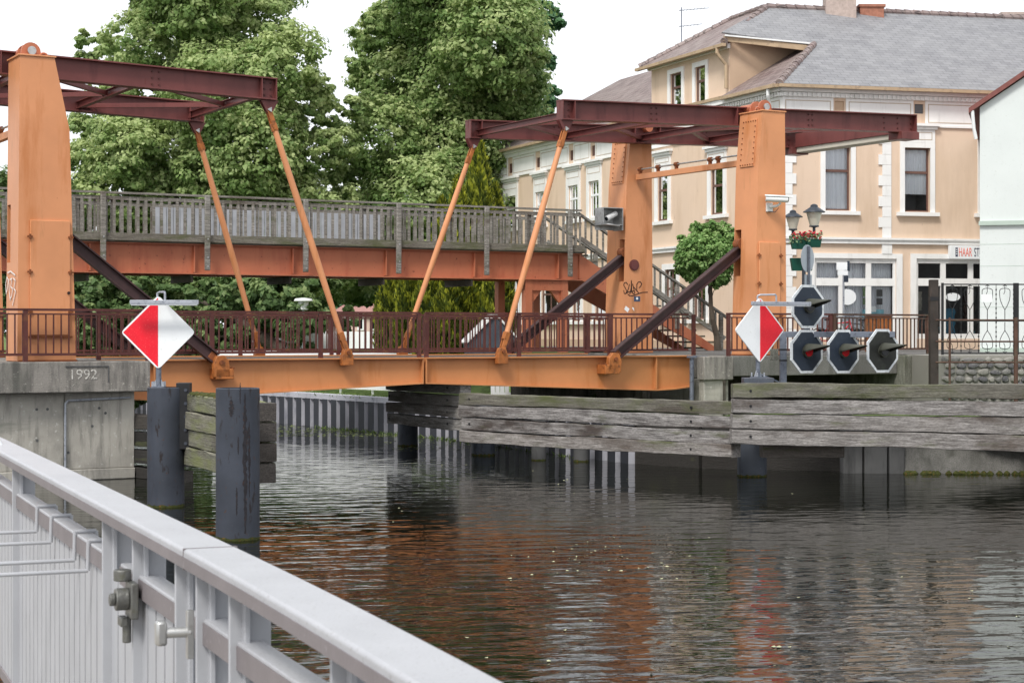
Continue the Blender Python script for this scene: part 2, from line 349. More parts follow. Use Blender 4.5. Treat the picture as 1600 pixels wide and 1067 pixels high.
# far quay line, from the right edge round to the upper reach
QUAY = [(60, 30), (14, 35.6), (10.2, 36.1), (7.2, 37.2), (X(1100, 38.0), 38.0), (X(1000, 39.3), 39.3), (X(900, 41.8), 41.8), (X(800, 45.0), 45.0), (X(700, 48.8), 48.8),
        (X(620, 51.0), 51), (X(560, 52.8), 52.8), (X(500, 54.8), 54.8), (X(430, 57.2), 57.2), (X(360, 60), 60), (X(290, 63.5), 63.5), (-17, 72), (-26, 86), (-60, 130)]
rows = [(0, 0, .9), (.3, 2.6, .95), (1.5, 6.8, 2.25), (3, 12, 2.30), (40, 700, 2.30)]
gb = MB()
for j, (dx, dy, z) in enumerate(rows):
    for i, (x, y) in enumerate(QUAY):
        if i < 6 and j in (1, 2): dx, dy, z = (.2, 11.6 - .55*i, .92) if j == 1 else (.2, 12.0-.55*i, 2.27)
        elif i < 6 and j == 3: dx, dy, z = (3, 15, 2.3)
        elif j in (1, 2, 3): dx, dy, z = rows[j]
        if j == 4: gb.v.append((x*12, 700+abs(x)*.2, 2.3))
        else: gb.v.append((x+dx, y+dy, z))
nq = len(QUAY)
for j in range(4):
    for i in range(nq-1): gb.f.append((j*nq+i, j*nq+i+1, (j+1)*nq+i+1, (j+1)*nq+i))
tag(gb.build('ground', 'grass_ground', smooth=False), kind='structure')
LB = [(-90, 33.5), (-12, 33.8), (-9.2, 35.4), (-9.6, 39), (-13, 47), (-24, 66), (-32, 84), (-70, 130)]
lb = MB(); nl = len(LB)
for (x, y) in LB: lb.v.append((x, y, 1.2))
for (x, y) in LB: lb.v.append((x-3-(y-33)*.03, y+.6, 2.28))
for (x, y) in LB: lb.v.append((x*1.0-300, y*1.2, 2.28))
for j in range(2):
    for i in range(nl-1): lb.f.append((j*nl+i, j*nl+i+1, (j+1)*nl+i+1, (j+1)*nl+i))
tag(lb.build('left_bank', 'grass_ground', smooth=False), kind='structure')
# street beyond the bridge end and pavement by the houses
st = MB().add([W(9.0, -1.0, 2.32), W(14, -1.0, 2.32), P(1700, 518, 46.5)*1, P(1900, 518, 60), P(1250, 518, 90), P(900, 518, 85), P(840, 518, 64), W(9, 6.0, 2.32)], [tuple(range(8))])
st.v = [(x, y, 2.325) for x, y, z in st.v]
tag(st.build('street', 'asphalt', smooth=False), kind='structure')

# sheet pile quay wall (trapezoid pans, light flange faces)
def along(line):
    out = [0]
    for a, c in zip(line[:-1], line[1:]): out.append(out[-1]+math.dist(a, c))
    return out
def at_s(line, acc, s):
    s = max(0, min(s, acc[-1]-1e-6))
    for i in range(len(acc)-1):
        if acc[i+1] > s:
            t = (s-acc[i])/(acc[i+1]-acc[i]); a = Vector(line[i]); c = Vector(line[i+1]); p = a.lerp(c, t); d = (c-a).normalized(); return p, Vector((d.y, -d.x))
    return Vector(line[-1]), Vector((0, -1))
line = QUAY[5:]; acc = along(line)
t = thing('quay_wall', 'blue-grey corrugated sheet pile quay wall curving along the far bank', 'quay wall', (line[0][0], line[0][1], 0))
L0 = Vector((line[0][0], line[0][1]))
pil = MB(); web = MB(); s = 0
while s < acc[-1]-1:
    k = .62
    pts = [(s, 0), (s+.10, .0), (s+.16, -.20), (s+.50, -.20), (s+.56, 0), (s+.66, 0)]
    q = []
    for ss, off in pts:
        p, nn = at_s(line, acc, ss); q.append(p-nn*off*-1 - L0)
    def face(mb, i):
        a, c = q[i], q[i+1]
        mb.add([(a.x, a.y, -1), (c.x, c.y, -1), (c.x, c.y, .86), (a.x, a.y, .86)], [(0, 1, 2, 3)])
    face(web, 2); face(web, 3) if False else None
    face(pil, 0); face(pil, 1); face(pil, 3); face(pil, 4) if False else None
    s += .56
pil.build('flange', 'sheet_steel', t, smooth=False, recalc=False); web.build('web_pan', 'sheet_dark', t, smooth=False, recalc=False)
dk = thing('shaded_wall', 'wall under the right end of the bridge, deep shade put into its black colour', 'bank wall', (QUAY[5][0], QUAY[5][1], 0)); mb = MB()
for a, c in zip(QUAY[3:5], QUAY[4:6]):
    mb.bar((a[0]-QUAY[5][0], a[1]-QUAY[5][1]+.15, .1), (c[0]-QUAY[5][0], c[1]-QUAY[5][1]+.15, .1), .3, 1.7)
mb.build('wall', 'shade_black', dk)  # deep shade under the bridge is painted as a near-black wall
cb_ = thing('concrete_sill', 'grey concrete sill seen between the middle fender and the bridge girder', 'concrete sill', (X(805, 47), 47, 0)); MB().bar((0, 0, 1.1), (X(1010, 45.2)-X(805, 47), -1.8, 1.1), .5, 1.0).build('sill', 'concrete_cap', cb_)
cp = MB()
for a, c in zip(line[:-1], line[1:]):
    a = Vector((a[0], a[1], 0)); c = Vector((c[0], c[1], 0)); d = (c-a).normalized(); 
    cp.bar(a-Vector((*L0, 0))+Vector((0, 0, .93))+Vector((0, .02, 0)), c-Vector((*L0, 0))+Vector((0, 0, .93))+Vector((0, .02, 0)), .42, .16)
cp.build('capping_beam', 'sheet_steel', t)

# ---------------------------------------------------------------- abutments
def abut(name, label, s0, s1, parts):
    t = thing(name, label, 'abutment', W((s0+s1)/2, 0), TH); c = (s0+s1)/2
    for nm, mt, boxes in parts:
        b_ = MB()
        for (a0, a1, y0, y1, z0, z1) in boxes: b_.box(a0-c, a1-c, y0, y1, z0, z1)
        b_.build(nm, mt, t, bevel=.02)
    return t, c
sLc = S(235, -1.35); sLw = S(210, -1.05)
tL, cL = abut('bridge_abutment', 'grey concrete abutment with the year 1992 below the left bascule tower', -30, sLc,
    [('capping_slab', 'concrete_cap', [(-30, sLc, -1.35, 6.4, 1.72, ROAD-.012)]),
     ('pier_wall', 'concrete', [(-30, S(101, -1.05)-.012, -1.05, 6.2, .22, 1.719), (S(101, -1.05)+.012, sLw, -1.05, 6.2, .22, 1.719), (S(101, -1.05)-.012, S(101, -1.05)+.012, -1.03, 6.1, .22, 1.719)]),
     ('footing', 'concrete', [(-30, sLw+.004, -1.10, 6.2, .0, .216)]),
     ('pier_base', 'concrete_dark', [(-30, sLw-.8, -.6, 6.0, -2, .0)])])
sd_ = S(136, -1.35)-cL
mat('date_pale', (.52, .50, .46), .9, .3, 9, [(30, .5, .6, (.2, .19, .17), None)])
text_mesh('1992', .27, 'date_relief', 'date_pale', tL, (sd_-.36, -1.352, 1.98), Matrix.Rotation(R(90), 4, 'X'), .006, 1.05)
fb = MB(); 
for (a, c_, e, g_) in ((-.42, .42, 2.215, 2.235), (.41, .43, 1.915, 2.235)): fb.box(sd_+a, sd_+c_, -1.366, -1.351, e, g_)
fb.build('date_panel_edge', 'concrete_dark', tL)
wd = MB(); k = S(101, -1.05)-cL
wd.path([(k, -1.09, .2), (k, -1.09, 1.5), (k+.06, -1.09, 1.56), (k+1.3, -1.09, 1.60)], .022)
wd.build('conduit', 'galv', tL)
hb = MB()
random.seed(3)
for i in range(16):
    x = random.uniform(sLw-3.4, sLw-.3)-cL; z = random.choice([.55, .8, 1.05, 1.3, 1.4]); hb.tube((x, -1.056, z), (x, -1.047, z), .028, n=8)
hb.build('tie_hole', 'concrete_dark', tL)

sRa = S(1100, -1.25); sRb = S(1402, -1.25); sRc = S(1146, -1.25); sRd = S(1466, -1.25)
tR, cR = abut('bridge_abutment', 'concrete abutment under the right bascule towers behind the signal boards', sRa, sRd,
    [('capping_slab', 'concrete_cap', [(sRa, sRc, -1.25, -.95, 1.76, ROAD-.012), (S(1101, 0), sRc, -.948, 6.3, 1.76, ROAD-.013)]), ('capping_slab', 'concrete_mid', [(sRc+.004, sRb, -1.25, 6.3, 1.84, ROAD-.012)]),
     ('pier_wall', 'concrete', [(sRa+.05, sRc-.25, -1.18, -.96, .6, 1.756), (S(1101, 0)+.02, sRc, -.95, 6.2, .6, 1.752)]),
     ('back_wall', 'shade_black', [(sRc+.9, sRb, 1.4, 6.1, -1, 1.75), (sRa+.25, sRc+.8, -.6, 6, -1.0, .596)]),  # shade of the cavity below the slab painted as near-black wall
     ('side_wall', 'concrete_mossy', [(sRb+.003, sRd, -1.5, 6, .8, ROAD-.02)])])
dpp = MB().tube((S(1081, -.3)-cR, -.3, 1.0), (S(1081, -.3)-cR, -.3, ROAD-.05), .055).box(S(1076, -.3)-cR, S(1103, -.3)-cR, -.38, -.22, ROAD-.06, ROAD-.01); dpp.build('drain_pipe', 'galv_post', tR)
bl = MB().box(S(1084, -.6)-cR, S(1100, -.6)-cR, -1.0, .4, .95, 1.12); bl.build('bearing_block', 'concrete', tR, bevel=.01)

# ---------------------------------------------------------------- bascule towers
def tower(label, s_back, s_dir, outward, hatch, disc, hatch_label=None, depth=1.14, gx=0):
    """local x runs from the back face towards the river, y=outward side"""
    yc = MID + (outward_d(outward))
    root = thing('bascule_tower', label, 'bridge tower', W(s_back, yc, ROAD), TH if s_dir > 0 else TH+math.pi, 'four orange bascule towers')
    o = (1 if outward > 0 else -1)*(1 if s_dir > 0 else -1)     # sign of local y that faces away from the road
    D = depth; H = 5.88; K = 4.5; n0, n1 = 1.92, 3.05           # body, notch for the push strut
    prof = [(0, 0), (D, 0), (D-.13, K), (.72, H), (.05, H)]
    def xf(z): return D-.13*z/K
    def xb(z): return .05*z/H
    yo, yi, ym = .45*o, -.45*o, -.17*o
    body = MB().prism(prof, min(ym, yo), max(ym, yo))
    body.prism([(0, 0), (D, 0), (xf(n0), n0), (xb(n0), n0)], min(yi, ym), max(yi, ym))
    body.prism([(xb(n1), n1), (xf(n1), n1), (D-.13, K), (.72, H), (.05, H)], min(yi, ym), max(yi, ym))
    body.prism([(xb(n0), n0), (xf(n0), n0), (xf(n1), n1), (xb(n1), n1)], min(yi, yi+.025*o), max(yi, yi+.025*o))
    body.build('body', 'orange', root, bevel=.0)
    MB().box(.30, .62, min(yi*.93, ym), max(yi*.93, ym), n0+.001, n1-.001).build('notch_lining', 'oxide', root)
    hub = MB().tube((.86, yi*.90, 2.7), (.86, ym*1.02, 2.7), .13, n=18)
    hub.build('strut_bearing', 'rust', root)
    MB().box(.02, .75, -.475, .475, H, H+.035).build('top_plate', 'orange', root, bevel=.008)
    ax = MB()
    for yy in (.05*o, -.28*o):
        n_ = 10; pl = [(.16, H+.03)]+[(.36+.19*math.cos(math.pi-math.pi*i/n_), H+.14+.19*math.sin(math.pi*i/n_)) for i in range(n_+1)]+[(.56, H+.03)]
        ax.prism(pl, yy-.025, yy+.025)
    ax.build('bearing_lug', 'orange_red', root)
    MB().tube((.36, -.62*o, H+.16), (.36, .12*o, H+.16), .055, n=16).tube((.36, .12*o, H+.16), (.36, .15*o, H+.16), .085, n=16).build('pivot_pin', 'steel_bare', root)
    MB().path([(.60+.09*math.cos(math.pi*i/8), .1*o, H+.03+.10*math.sin(math.pi*i/8)) for i in range(9)], .02, 8).build('lifting_eye', 'orange_red', root)
    # riveted cover on the sloped river face
    p0 = Vector((D-.13, 0, K)); p1 = Vector((.72, 0, H)); dd = (p1-p0).normalized(); nn = Vector((dd.z, 0, -dd.x))
    g_ = MB(); a = p0+dd*.06+nn*.014; c_ = p0+dd*1.22+nn*.014
    g_.sweep([(-.27, -.012), (.27, -.012), (.27, .012), (-.27, .012)], a, c_, nn)
    g_.build('cover_plate', 'orange', root, bevel=.004)
    bo = MB()
    for i in range(9):
        for yy in (-.24, .24): q = a+dd*(.05+1.06*i/8)+Vector((0, yy, 0)); bo.tube(q+nn*.008, q+nn*.03, .016, n=6)
    for i in range(1, 5):
        for e in (.05, 1.11): q = a+dd*e+Vector((0, -.24+.48*i/5, 0)); bo.tube(q+nn*.008, q+nn*.03, .016, n=6)
    bo.build('bolt', 'rust', root)
    if hatch:
        hz0, hz1 = .5, 2.72; hx0, hx1 = .24+gx, D-.13
        h_ = MB().box(hx0, hx1, min(yo, yo+.045*o), max(yo, yo+.045*o), hz0, hz1).build('access_hatch', 'orange', root, bevel=.01)
        ln = MB()
        for zz in (.95, 1.72, 2.4):
            for xx in (hx0-.01, hx1+.01): ln.box(xx-.05, xx+.05, min(yo+.046*o, yo+.075*o), max(yo+.046*o, yo+.075*o), zz-.018, zz+.018); ln.tube((xx, yo+.06*o, zz-.05), (xx, yo+.06*o, zz+.05), .02, n=8)
        ln.build('hinge', 'rust', h_)
        MB().box(hx0-.03, hx1+.04, min(yo+.004*o, yo+.07*o), max(yo+.004*o, yo+.07*o), hz0-.05, hz0-.015).build('drip_rail', 'rust', root)
        MB().tube((hx1-.03, yo+.045*o, 1.32), (hx1-.03, yo+.07*o, 1.32), .03).build('hatch_lock', 'graffiti_black', h_)
    if disc:
        MB().tube((.62, yi-.002*o, 2.36), (.62, yi-.035*o, 2.36), .15, n=24).tube((.62, yi-.035*o, 2.36), (.62, yi-.05*o, 2.36), .12, n=24).build('round_cover', 'oxide', root)
    MB().box(.02, D+.02, -.47, .47, -.03, .02).build('base_plate', 'rust', root)
    return root, o
def outward_d(sgn): return -MID-.5 if sgn < 0 else MID+.52
LD = SL_FRONT-SL_BACK
tw1, o1 = tower('tall orange box tower at the far left with a hinged hatch and white scribble', SL_BACK, 1, -1, True, False, depth=LD)
tw2, o2 = tower('orange tower almost hidden behind the far left tower', SL_BACK, 1, 1, False, False, depth=LD)
tw3, o3 = tower('near right orange tower carrying the white surveillance camera', SR_BACK, -1, -1, True, False, depth=SR_BACK-SR_FRONT, gx=-.02)
tw4, o4 = tower('far right orange tower with black graffiti and round dark red cover', SR_BACK, -1, 1, False, True, depth=SR_BACK-SR_FRONT)
# cross bar between the tower heads
for (sf, sgn, lab) in ((SR_FRONT, 1, 'orange cross bar with thin drive shaft between the two right towers'), (SL_FRONT, -1, 'orange cross bar behind the top of the left tower')):
    r_ = thing('tower_cross_bar', lab, 'cross bar', W(sf+sgn*.45, MID, 0), TH if sgn > 0 else TH+math.pi)
    zc = 7.05
    MB().bar((0, -MID-.02, zc), (0, MID+.02, zc), .13, .15).build('bar', 'orange', r_, bevel=.008)
    MB().tube((-.02, -MID, zc+.2), (-.02, MID, zc+.2), .022).build('drive_shaft', 'steel_bare', r_)
    for yy in (-MID+.12, -MID+1.1, -MID+1.45, .55, MID-1.0, MID-.15): cpn = MB(); cpn.tube((-.02, yy-.06, zc+.2), (-.02, yy+.06, zc+.2), .06, n=10); cpn.box(-.06, .02, yy-.03, yy+.03, zc+.075, zc+.2); cpn.build('coupling', 'rust', r_)
# graffiti, stickers
def strokes(name, material, root, pts_list, r, origin, ux, uz=Vector((0, 0, 1)), nrm=Vector((0, -1, 0))):
    g_ = MB()
    for pts in pts_list:
        q = [Vector(origin)+ux*a+uz*c_ for a, c_ in pts]
        for a, c_ in zip(q[:-1], q[1:]): g_.sweep([(-r, 0), (r, 0), (r, .004), (-r, .004)], a, c_+(c_-a).normalized()*r*.5, nrm)
    return g_.build(name, material, root)
def zm(pts): return [((x-400)/10.67, (560-y)/10.67) for x, y in pts]     # pixels of the enlarged view to photo pixels
sc = 1/57.5
G = [[(225,480),(200,445),(165,450),(155,490),(185,540),(210,590),(190,630),(165,625),(155,580)], [(255,470),(240,540),(205,620),(235,600),(300,590),(335,580)],
     [(260,640),(285,540),(290,410),(295,600)], [(310,465),(330,540),(350,620)], [(300,590),(320,630),(345,635)], [(320,510),(350,540),(415,610)], [(385,560),(385,470),(410,435),(445,430),(470,460),(455,500),(425,530)],
     [(225,635),(260,665),(330,660),(400,630),(480,605),(575,600)]]
gl = [[(a*sc*1.12, c_*sc) for a, c_ in zm(q)] for q in G]
# camera side of tower 4 is its inward side
org = Vector((.50, -.4525*o4, 1.70))
strokes('graffiti_tag', 'graffiti_black', tw4, [[(-a, c_) for a, c_ in q] for q in gl], .011, org, Vector((1, 0, 0)), nrm=Vector((0, -o4, 0)))
MB().box(.42, .62, min(-.456*o4, -.452*o4), max(-.456*o4, -.452*o4), 1.38, 1.52).build('sticker', 'sticker_blue', tw4)
MB().tube((.52, -.456*o4, 1.46), (.52, -.4595*o4, 1.46), .035).build('sticker_disc', 'sign_white', tw4)
MB().add([(.93, -.453*o4, 1.17), (.82, -.453*o4, 1.08), (.76, -.453*o4, 1.18), (.88, -.453*o4, 1.26)], [(0, 1, 2, 3)]).build('paper_sticker', 'sign_white', tw4)
MB().add([(.68, -.453*o4, 1.20), (.61, -.453*o4, 1.12), (.62, -.453*o4, 1.20), (.66, -.453*o4, 1.23)], [(0, 1, 2, 3)]).build('paper_sticker', 'sign_white', tw4)
WG = [[(0,0),(-.05,.2),(.05,.34),(.16,.28),(.10,.12),(0,.02)],[(.20,.30),(.24,.05),(.32,-.12)],[(.30,.28),(.46,.30),(.36,.14),(.52,.10),(.42,-.05),(.30,-.10)],[(.56,.3),(.72,.26),(.6,.1),(.74,.05),(.5,-.22)],[(.1,.42),(.35,.44),(.7,.36)]]
strokes('graffiti_scribble', 'graffiti_white', tw1, [[(-a, c_) for a, c_ in q] for q in WG], .014, (-.004, .40, 1.3), Vector((0, 1, 0)), nrm=Vector((-1, 0, 0)))

# ---------------------------------------------------------------- bascule leaves
def post_rail(rb, x0, x1, y, posts, z0=0, gap=.145, top=.98, mb2=None):
    rb.bar((x0, y, z0+top), (x1, y, z0+top), .06, .045)
    rb.bar((x0, y, z0+top-.085), (x1, y, z0+top-.085), .035, .03)
    rb.bar((x0, y, z0+.13), (x1, y, z0+.13), .04, .05)
    nb = int(abs(x1-x0)/gap)
    for i in range(1, nb):
        x = x0+(x1-x0)*i/nb; rb.box(x-.013, x+.013, y-.013, y+.013, z0+.13, z0+top-.085)
    for x in posts: rb.box(x-.045, x+.045, y-.03, y+.03, z0, z0+top)
    return rb
def leaf(label, rz, L, mirror):
    root = thing('bascule_leaf', label, 'drawbridge leaf', W(0, MID, 0), rz, 'two leaves of the drawbridge')
    g0 = .03
    for sy in (-1, 1):
        y = sy*MID
        wbm = MB(); ny = 14; bot = []
        for i in range(ny+1):
            x = g0+(L-g0)*i/ny; u = min(1, x/6.4); bot.append((x, ROAD-.57-.26*u+(0 if x < 6.4 else (x-6.4)*.10)))
        wbm.prism([(x, z+.015) for x, z in bot]+[(L, ROAD-.03), (g0, ROAD-.03)], y-.012, y+.012)
        for (a, c_) in zip(bot[:-1], bot[1:]): wbm.sweep([(-.13, -.015), (.13, -.015), (.13, .015), (-.13, .015)], (a[0], y, a[1]), (c_[0], y, c_[1]))
        wbm.box(g0, L, y-.15, y+.15, ROAD-.03, ROAD-.002)
        wbm.box(g0, g0+.025, y-.13, y+.13, ROAD-.56, ROAD-.03)
        wbm.box(6.15, 6.18, y-.12, y+.12, ROAD-.80, ROAD-.03)
        wbm.build('girder', 'orange_girder', root)
        # hanger bracket
        yb = y+sy*.10
        hb_ = MB().prism([(1.78, ROAD-.16), (2.04, ROAD-.16), (2.04, ROAD+.02), (1.98, ROAD+.20), (1.84, ROAD+.20), (1.78, ROAD+.05)], min(yb, yb+sy*.16), max(yb, yb+sy*.16))
        hb_.build('hanger_bracket', 'bracket_orange', root, bevel=.01)
        MB().tube((1.91, yb+sy*.16, ROAD+.12), (1.91, yb+sy*.20, ROAD+.12), .04).build('pin', 'rust', root)
        # push strut bracket, reaching out to the tower line
        yo_ = y+sy*.40
        sb = MB().box(4.55, 4.95, min(y+sy*.013, yo_), max(y+sy*.013, yo_), ROAD-.42, ROAD-.20)
        sb.prism([(4.62, ROAD-.38), (4.98, ROAD-.38), (5.0, ROAD-.1), (4.93, ROAD+.06), (4.76, ROAD+.08), (4.66, ROAD-.04)], min(yo_, yo_-sy*.14), max(yo_, yo_-sy*.14))
        sb.build('strut_bracket', 'bracket_orange', root, bevel=.015)
        bb = MB()
        for i in range(4): bb.tube((4.56, y+sy*(.10+.1*i), ROAD-.20), (4.56, y+sy*(.10+.1*i), ROAD-.17), .02, n=6)
        bb.tube((4.83, yo_-sy*.15, ROAD-.07), (4.83, yo_+sy*.03, ROAD-.07), .05); bb.build('bolt', 'rust', root)
        # railing on the leaf
        rb = post_rail(MB(), .07, L-.05, y+sy*.02, [.09, 2.45, 4.9, 7.3], ROAD)
        rb.build('railing', 'oxide_rail', root)
    cg = MB()
    for i in range(6): x = .6+i*(L-1.0)/5; cg.box(x-.06, x+.06, -MID+.013, MID-.013, ROAD-.5, ROAD-.16)
    cg.build('cross_girder', 'concrete_dark', root)
    MB().box(g0+.01, L, -MID+.16, MID-.16, ROAD-.16, ROAD-.03).build('deck', 'timber_dark', root)
    return root
LR_, LL_ = S(1077, 0), -(sLw-.4)
leaf('right leaf of the orange road bridge, ending at the tower with graffiti', TH, LR_, False)
leaf('left leaf of the orange road bridge, meeting the 1992 abutment', TH+math.pi, LL_, True)

# ---------------------------------------------------------------- balance beams
def balance(label, sgn, s_tip, s_rear, extra):
    root = thing('balance_beam', label, 'balance beam', W(sgn*s_tip, MID, 0), TH if sgn > 0 else TH+math.pi, 'pair of dark red balance beams')
    L = s_rear-s_tip; HB = .47; yb = 2.28
    def zt(x): return 8.28-HB/2+.026*x
    for sy in (-1, 1):
        bm_ = MB().ibeam((0, sy*yb, zt(0)), (L, sy*yb, zt(L)), HB, .30, .028, .02)
        for x in (.02, .32, 5.05, 5.75, L-.02): bm_.bar((x-.01, sy*yb, zt(x)-HB/2+.02), (x+.01, sy*yb, zt(x)-HB/2+.02), .27, .001)
        for x in (.015, .34, 5.0, 5.8, L-.015): bm_.box(x-.012, x+.012, sy*yb-.145, sy*yb+.145, zt(x)-HB/2+.01, zt(x)+HB/2-.01)
        bm_.build('main_beam', 'oxide', root)
        rv = MB()
        for x in (.10, .24, 2.55, 2.70, 7.3, 7.42, L-1.0, L-.55, L-.1):
            for k in range(3): z = zt(x)-.13+.13*k; rv.tube((x, sy*(yb-.03), z), (x, sy*(yb+.03), z), .022, n=6)
        rv.build('rivet', 'oxide_rail', root)
        lg = MB()
        for yy in (-.055, .055): lg.prism([(-.06, zt(0)-HB/2), (.34, zt(0)-HB/2), (.22, zt(0)-HB/2-.22), (.17, zt(0)-HB/2-.28), (.11, zt(0)-HB/2-.28), (.06, zt(0)-HB/2-.22)], sy*yb+yy-.012, sy*yb+yy+.012)
        lg.build('hanger_lug', 'oxide', root)
        pn = MB().tube((.14, sy*yb-.10, zt(0)-HB/2-.20), (.14, sy*yb+.10, zt(0)-HB/2-.20), .035)
        for k in range(3): a = 2*math.pi*k/3; pn.tube((.14+.04*math.cos(a), sy*yb-.105, zt(0)-HB/2-.20+.04*math.sin(a)), (.14+.04*math.cos(a), sy*yb+.105, zt(0)-HB/2-.20+.04*math.sin(a)), .016, n=6)
        pn.build('pin', 'steel_bare', root)
        MB().tube((5.4, sy*(yb-.2), 8.37), (5.4, sy*(yb+.25), 8.37), .12, n=16).build('pivot_boss', 'orange_red', root)
    br = MB(); nd = [0.3, 2.95, 5.3, 7.5, 9.6]
    for i, a in enumerate(nd[:-1]):
        br.ibeam((a, -yb+.02, zt(a)-.09), (a, yb-.02, zt(a)-.09), .16, .13, .012, .01); c_ = nd[i+1]-.08
        for sy in (-1, 1): br.bar((a+.07, sy*.08, zt(a)-.09), (c_, sy*(yb-.02), zt(c_)-.09), .10, .10)
    br.build('cross_bracing', 'oxide', root)
    for sy in (-1, 1):
        cw = MB().box(L-.62-extra, L-.03, sy*yb-.26, sy*yb+.26, zt(L)-HB/2-.20, zt(L)-HB/2-.006)
        cw.build('counterweight', 'oxide', root, bevel=.006)
    MB().box(L-.50, L-.10, -yb+.27, yb-.27, zt(L)-HB/2-.02, zt(L)+HB/2-.10).build('rear_cross_girder', 'oxide', root)
    MB().box(L-.46, L-.02, -yb+.265, yb-.265, zt(L)-HB/2-.16, zt(L)-HB/2-.021).build('ballast_slab', 'panel_cream', root, bevel=.01)
    return root
sTipR = S(875, 0.1); sRearR = S(1428, .1); sTipL = -S(430, .1)
balance('right dark red balance beam pair reaching over the corner house', 1, sTipR, sRearR, 0)
balance('left dark red balance beam pair in front of the tall linden', -1, sTipL, sTipL+sRearR-sTipR, 0)

# ---------------------------------------------------------------- hangers and push struts
def hanger(label, sgn, d, s_top):
    yb = .12 if d < MID else 2*MID-.12
    top = W(sgn*(s_top+.14), yb, 8.28-.47-.22); botd = -.18 if d < MID else 2*MID+.18
    bot = W(sgn*1.91, botd, ROAD+.12)
    root = thing('hanger_rod', label, 'hanger rod', bot, 0, 'four orange hanger rods of the drawbridge')
    v = top-bot; dn = v.normalized()
    MB().tube(dn*.32, dn*2.2, .058, .072, n=14).tube(dn*2.2, v-dn*2, .072, .072, n=14).tube(v-dn*2.0, v-dn*.3, .072, .06, n=14).build('rod', 'orange', root)
    f_ = MB(); g_ = MB()
    for k in (-1, 1):
        f_.bar(v-dn*.42+N*.055*k, v+dn*.05+N*.055*k, .10, .03, tuple(N)); g_.bar(dn*-.06+N*.05*k, dn*.40+N*.05*k, .11, .03, tuple(N))
    f_.bar(v-dn*.45, v-dn*.28, .13, .13); g_.bar(dn*.28, dn*.46, .13, .13)
    g_.build('fork', 'bracket_orange', root, bevel=.008)
    f_.build('fork', 'bracket_orange' if True else 'orange', root, bevel=.008)
    return root
hanger('near left hanger rod, thick and orange, in front of the linden', -1, 0, sTipL)
hanger('far left hanger rod, hung from the shorter looking beam end', -1, 4.8, sTipL)
hanger('near right hanger rod leaning right across the footbridge end', 1, 0, sTipR)
hanger('far right hanger rod in front of the yellow green thuja', 1, 4.8, sTipR)
def strut(label, sgn, near, sf):
    d = -.22 if near else 2*MID+.24
    top = W(sf+sgn*.30, d, ROAD+2.68); bot = W(sgn*4.83, d, ROAD-.05)
    root = thing('push_strut', label, 'push strut', bot, 0, 'dark brown push struts of the drawbridge')
    v = top-bot; MB().ibeam(v*.0+v.normalized()*.10, v, .24, .20, .03, .035).build('strut_beam', 'strut_steel', root)
    f_ = MB().bar(Vector((0, 0, 0)), v.normalized()*.25, .10, .16); f_.build('end_fork', 'rust', root, bevel=.01)
    return root
strut('near right push strut running up into the tower with the surveillance camera', 1, True, SR_FRONT)
strut('far right push strut running up into the tower with graffiti', 1, False, SR_FRONT)
strut('near left push strut passing behind the red and white diamond', -1, True, SL_FRONT)
strut('far left push strut half hidden by the left railing', -1, False, SL_FRONT)

# ---------------------------------------------------------------- railings on land
def railing(label, p0, p1, z, posts_gap=2.45, mtl='oxide_rail', gap=.145, top=.99):
    p0 = Vector(p0); p1 = Vector(p1); v = p1-p0; L = v.length; rz = math.atan2(v.y, v.x)
    root = thing('railing', label, 'railing', (p0.x, p0.y, z), rz, 'dark red steel railings beside the road')
    k = max(1, round(L/posts_gap))
    post_rail(MB(), 0, L, 0, [], 0, gap, top).build('bars', mtl, root)
    pb = MB()
    for i in range(k+1):
        MB().box(-.045, .045, -.03, .03, -.02, top).build('post', mtl, root, M4=Matrix.Translation((min(max(i*L/k, .05), L-.05), 0, 0)))
    return root
railing('dark red railing on the left abutment in front of the orange tower', W(-14, -1.22).to_2d(), W(S(235, -1.22), -1.22).to_2d(), ROAD)
railing('far side railing on the left abutment', W(-14, 2*MID+.05).to_2d(), W(-LL_-.05, 2*MID+.05).to_2d(), ROAD)
railing('railing on the right abutment, behind the signal boards', W(LR_+.25, -1.18).to_2d(), W(S(1300, -1.18), -1.18).to_2d(), ROAD)
railing('brown railing between the signal boards and the dark timber post', W(S(1300, -1.18)+.03, -1.18).to_2d(), P(1452, 0, 46.2).to_2d(), ROAD, mtl='rusty_pipe')
railing('railing along the far side of the road by the stairs', W(LR_+.05, 2*MID+.1).to_2d(), W(SR_FRONT-.3, 2*MID+.1).to_2d(), ROAD)

# ---------------------------------------------------------------- upper footbridge with stairs
FD = 8.5; FW = 1.9
s158, s886 = S(158, FD), S(886, FD)
root = thing('footbridge', 'raised footbridge with weathered wooden railing on reddish orange girders behind the drawbridge', 'footbridge', W(0, FD, 0), TH)
ZD = 5.02
def fz(s): return ZD-.0
sA, sB = s158-2*(s886-s158)/5, S(905, FD)
gdr = MB()
for y in (.12, FW-.12):
    gdr.ibeam((sA, y, ZD-.26), (sB+.1, y, ZD-.26), .78, .26, .03, .02)
    for i in range(-2, 6): x = s158+(s886-s158)*i/5-.28; gdr.box(x-.015, x+.015, y-.12, y+.12, ZD-.60, ZD+.08)
gdr.build('girder', 'orange_red', root)
for i in range(-2, 6):
    xg = MB(); x = s158+(s886-s158)*i/5-.3; xg.prism([(x-.03, ZD-.66), (x+.03, ZD-.66), (x+.03, ZD-.85), (x-.03, ZD-.85)], .14, FW-.14)
    xg.build('cross_beam', 'timber_dark', root)
MB().box(sA, sB+.15, -.06, FW+.06, ZD+.132, ZD+.20).build('deck', 'deck_wood_mossy', root)
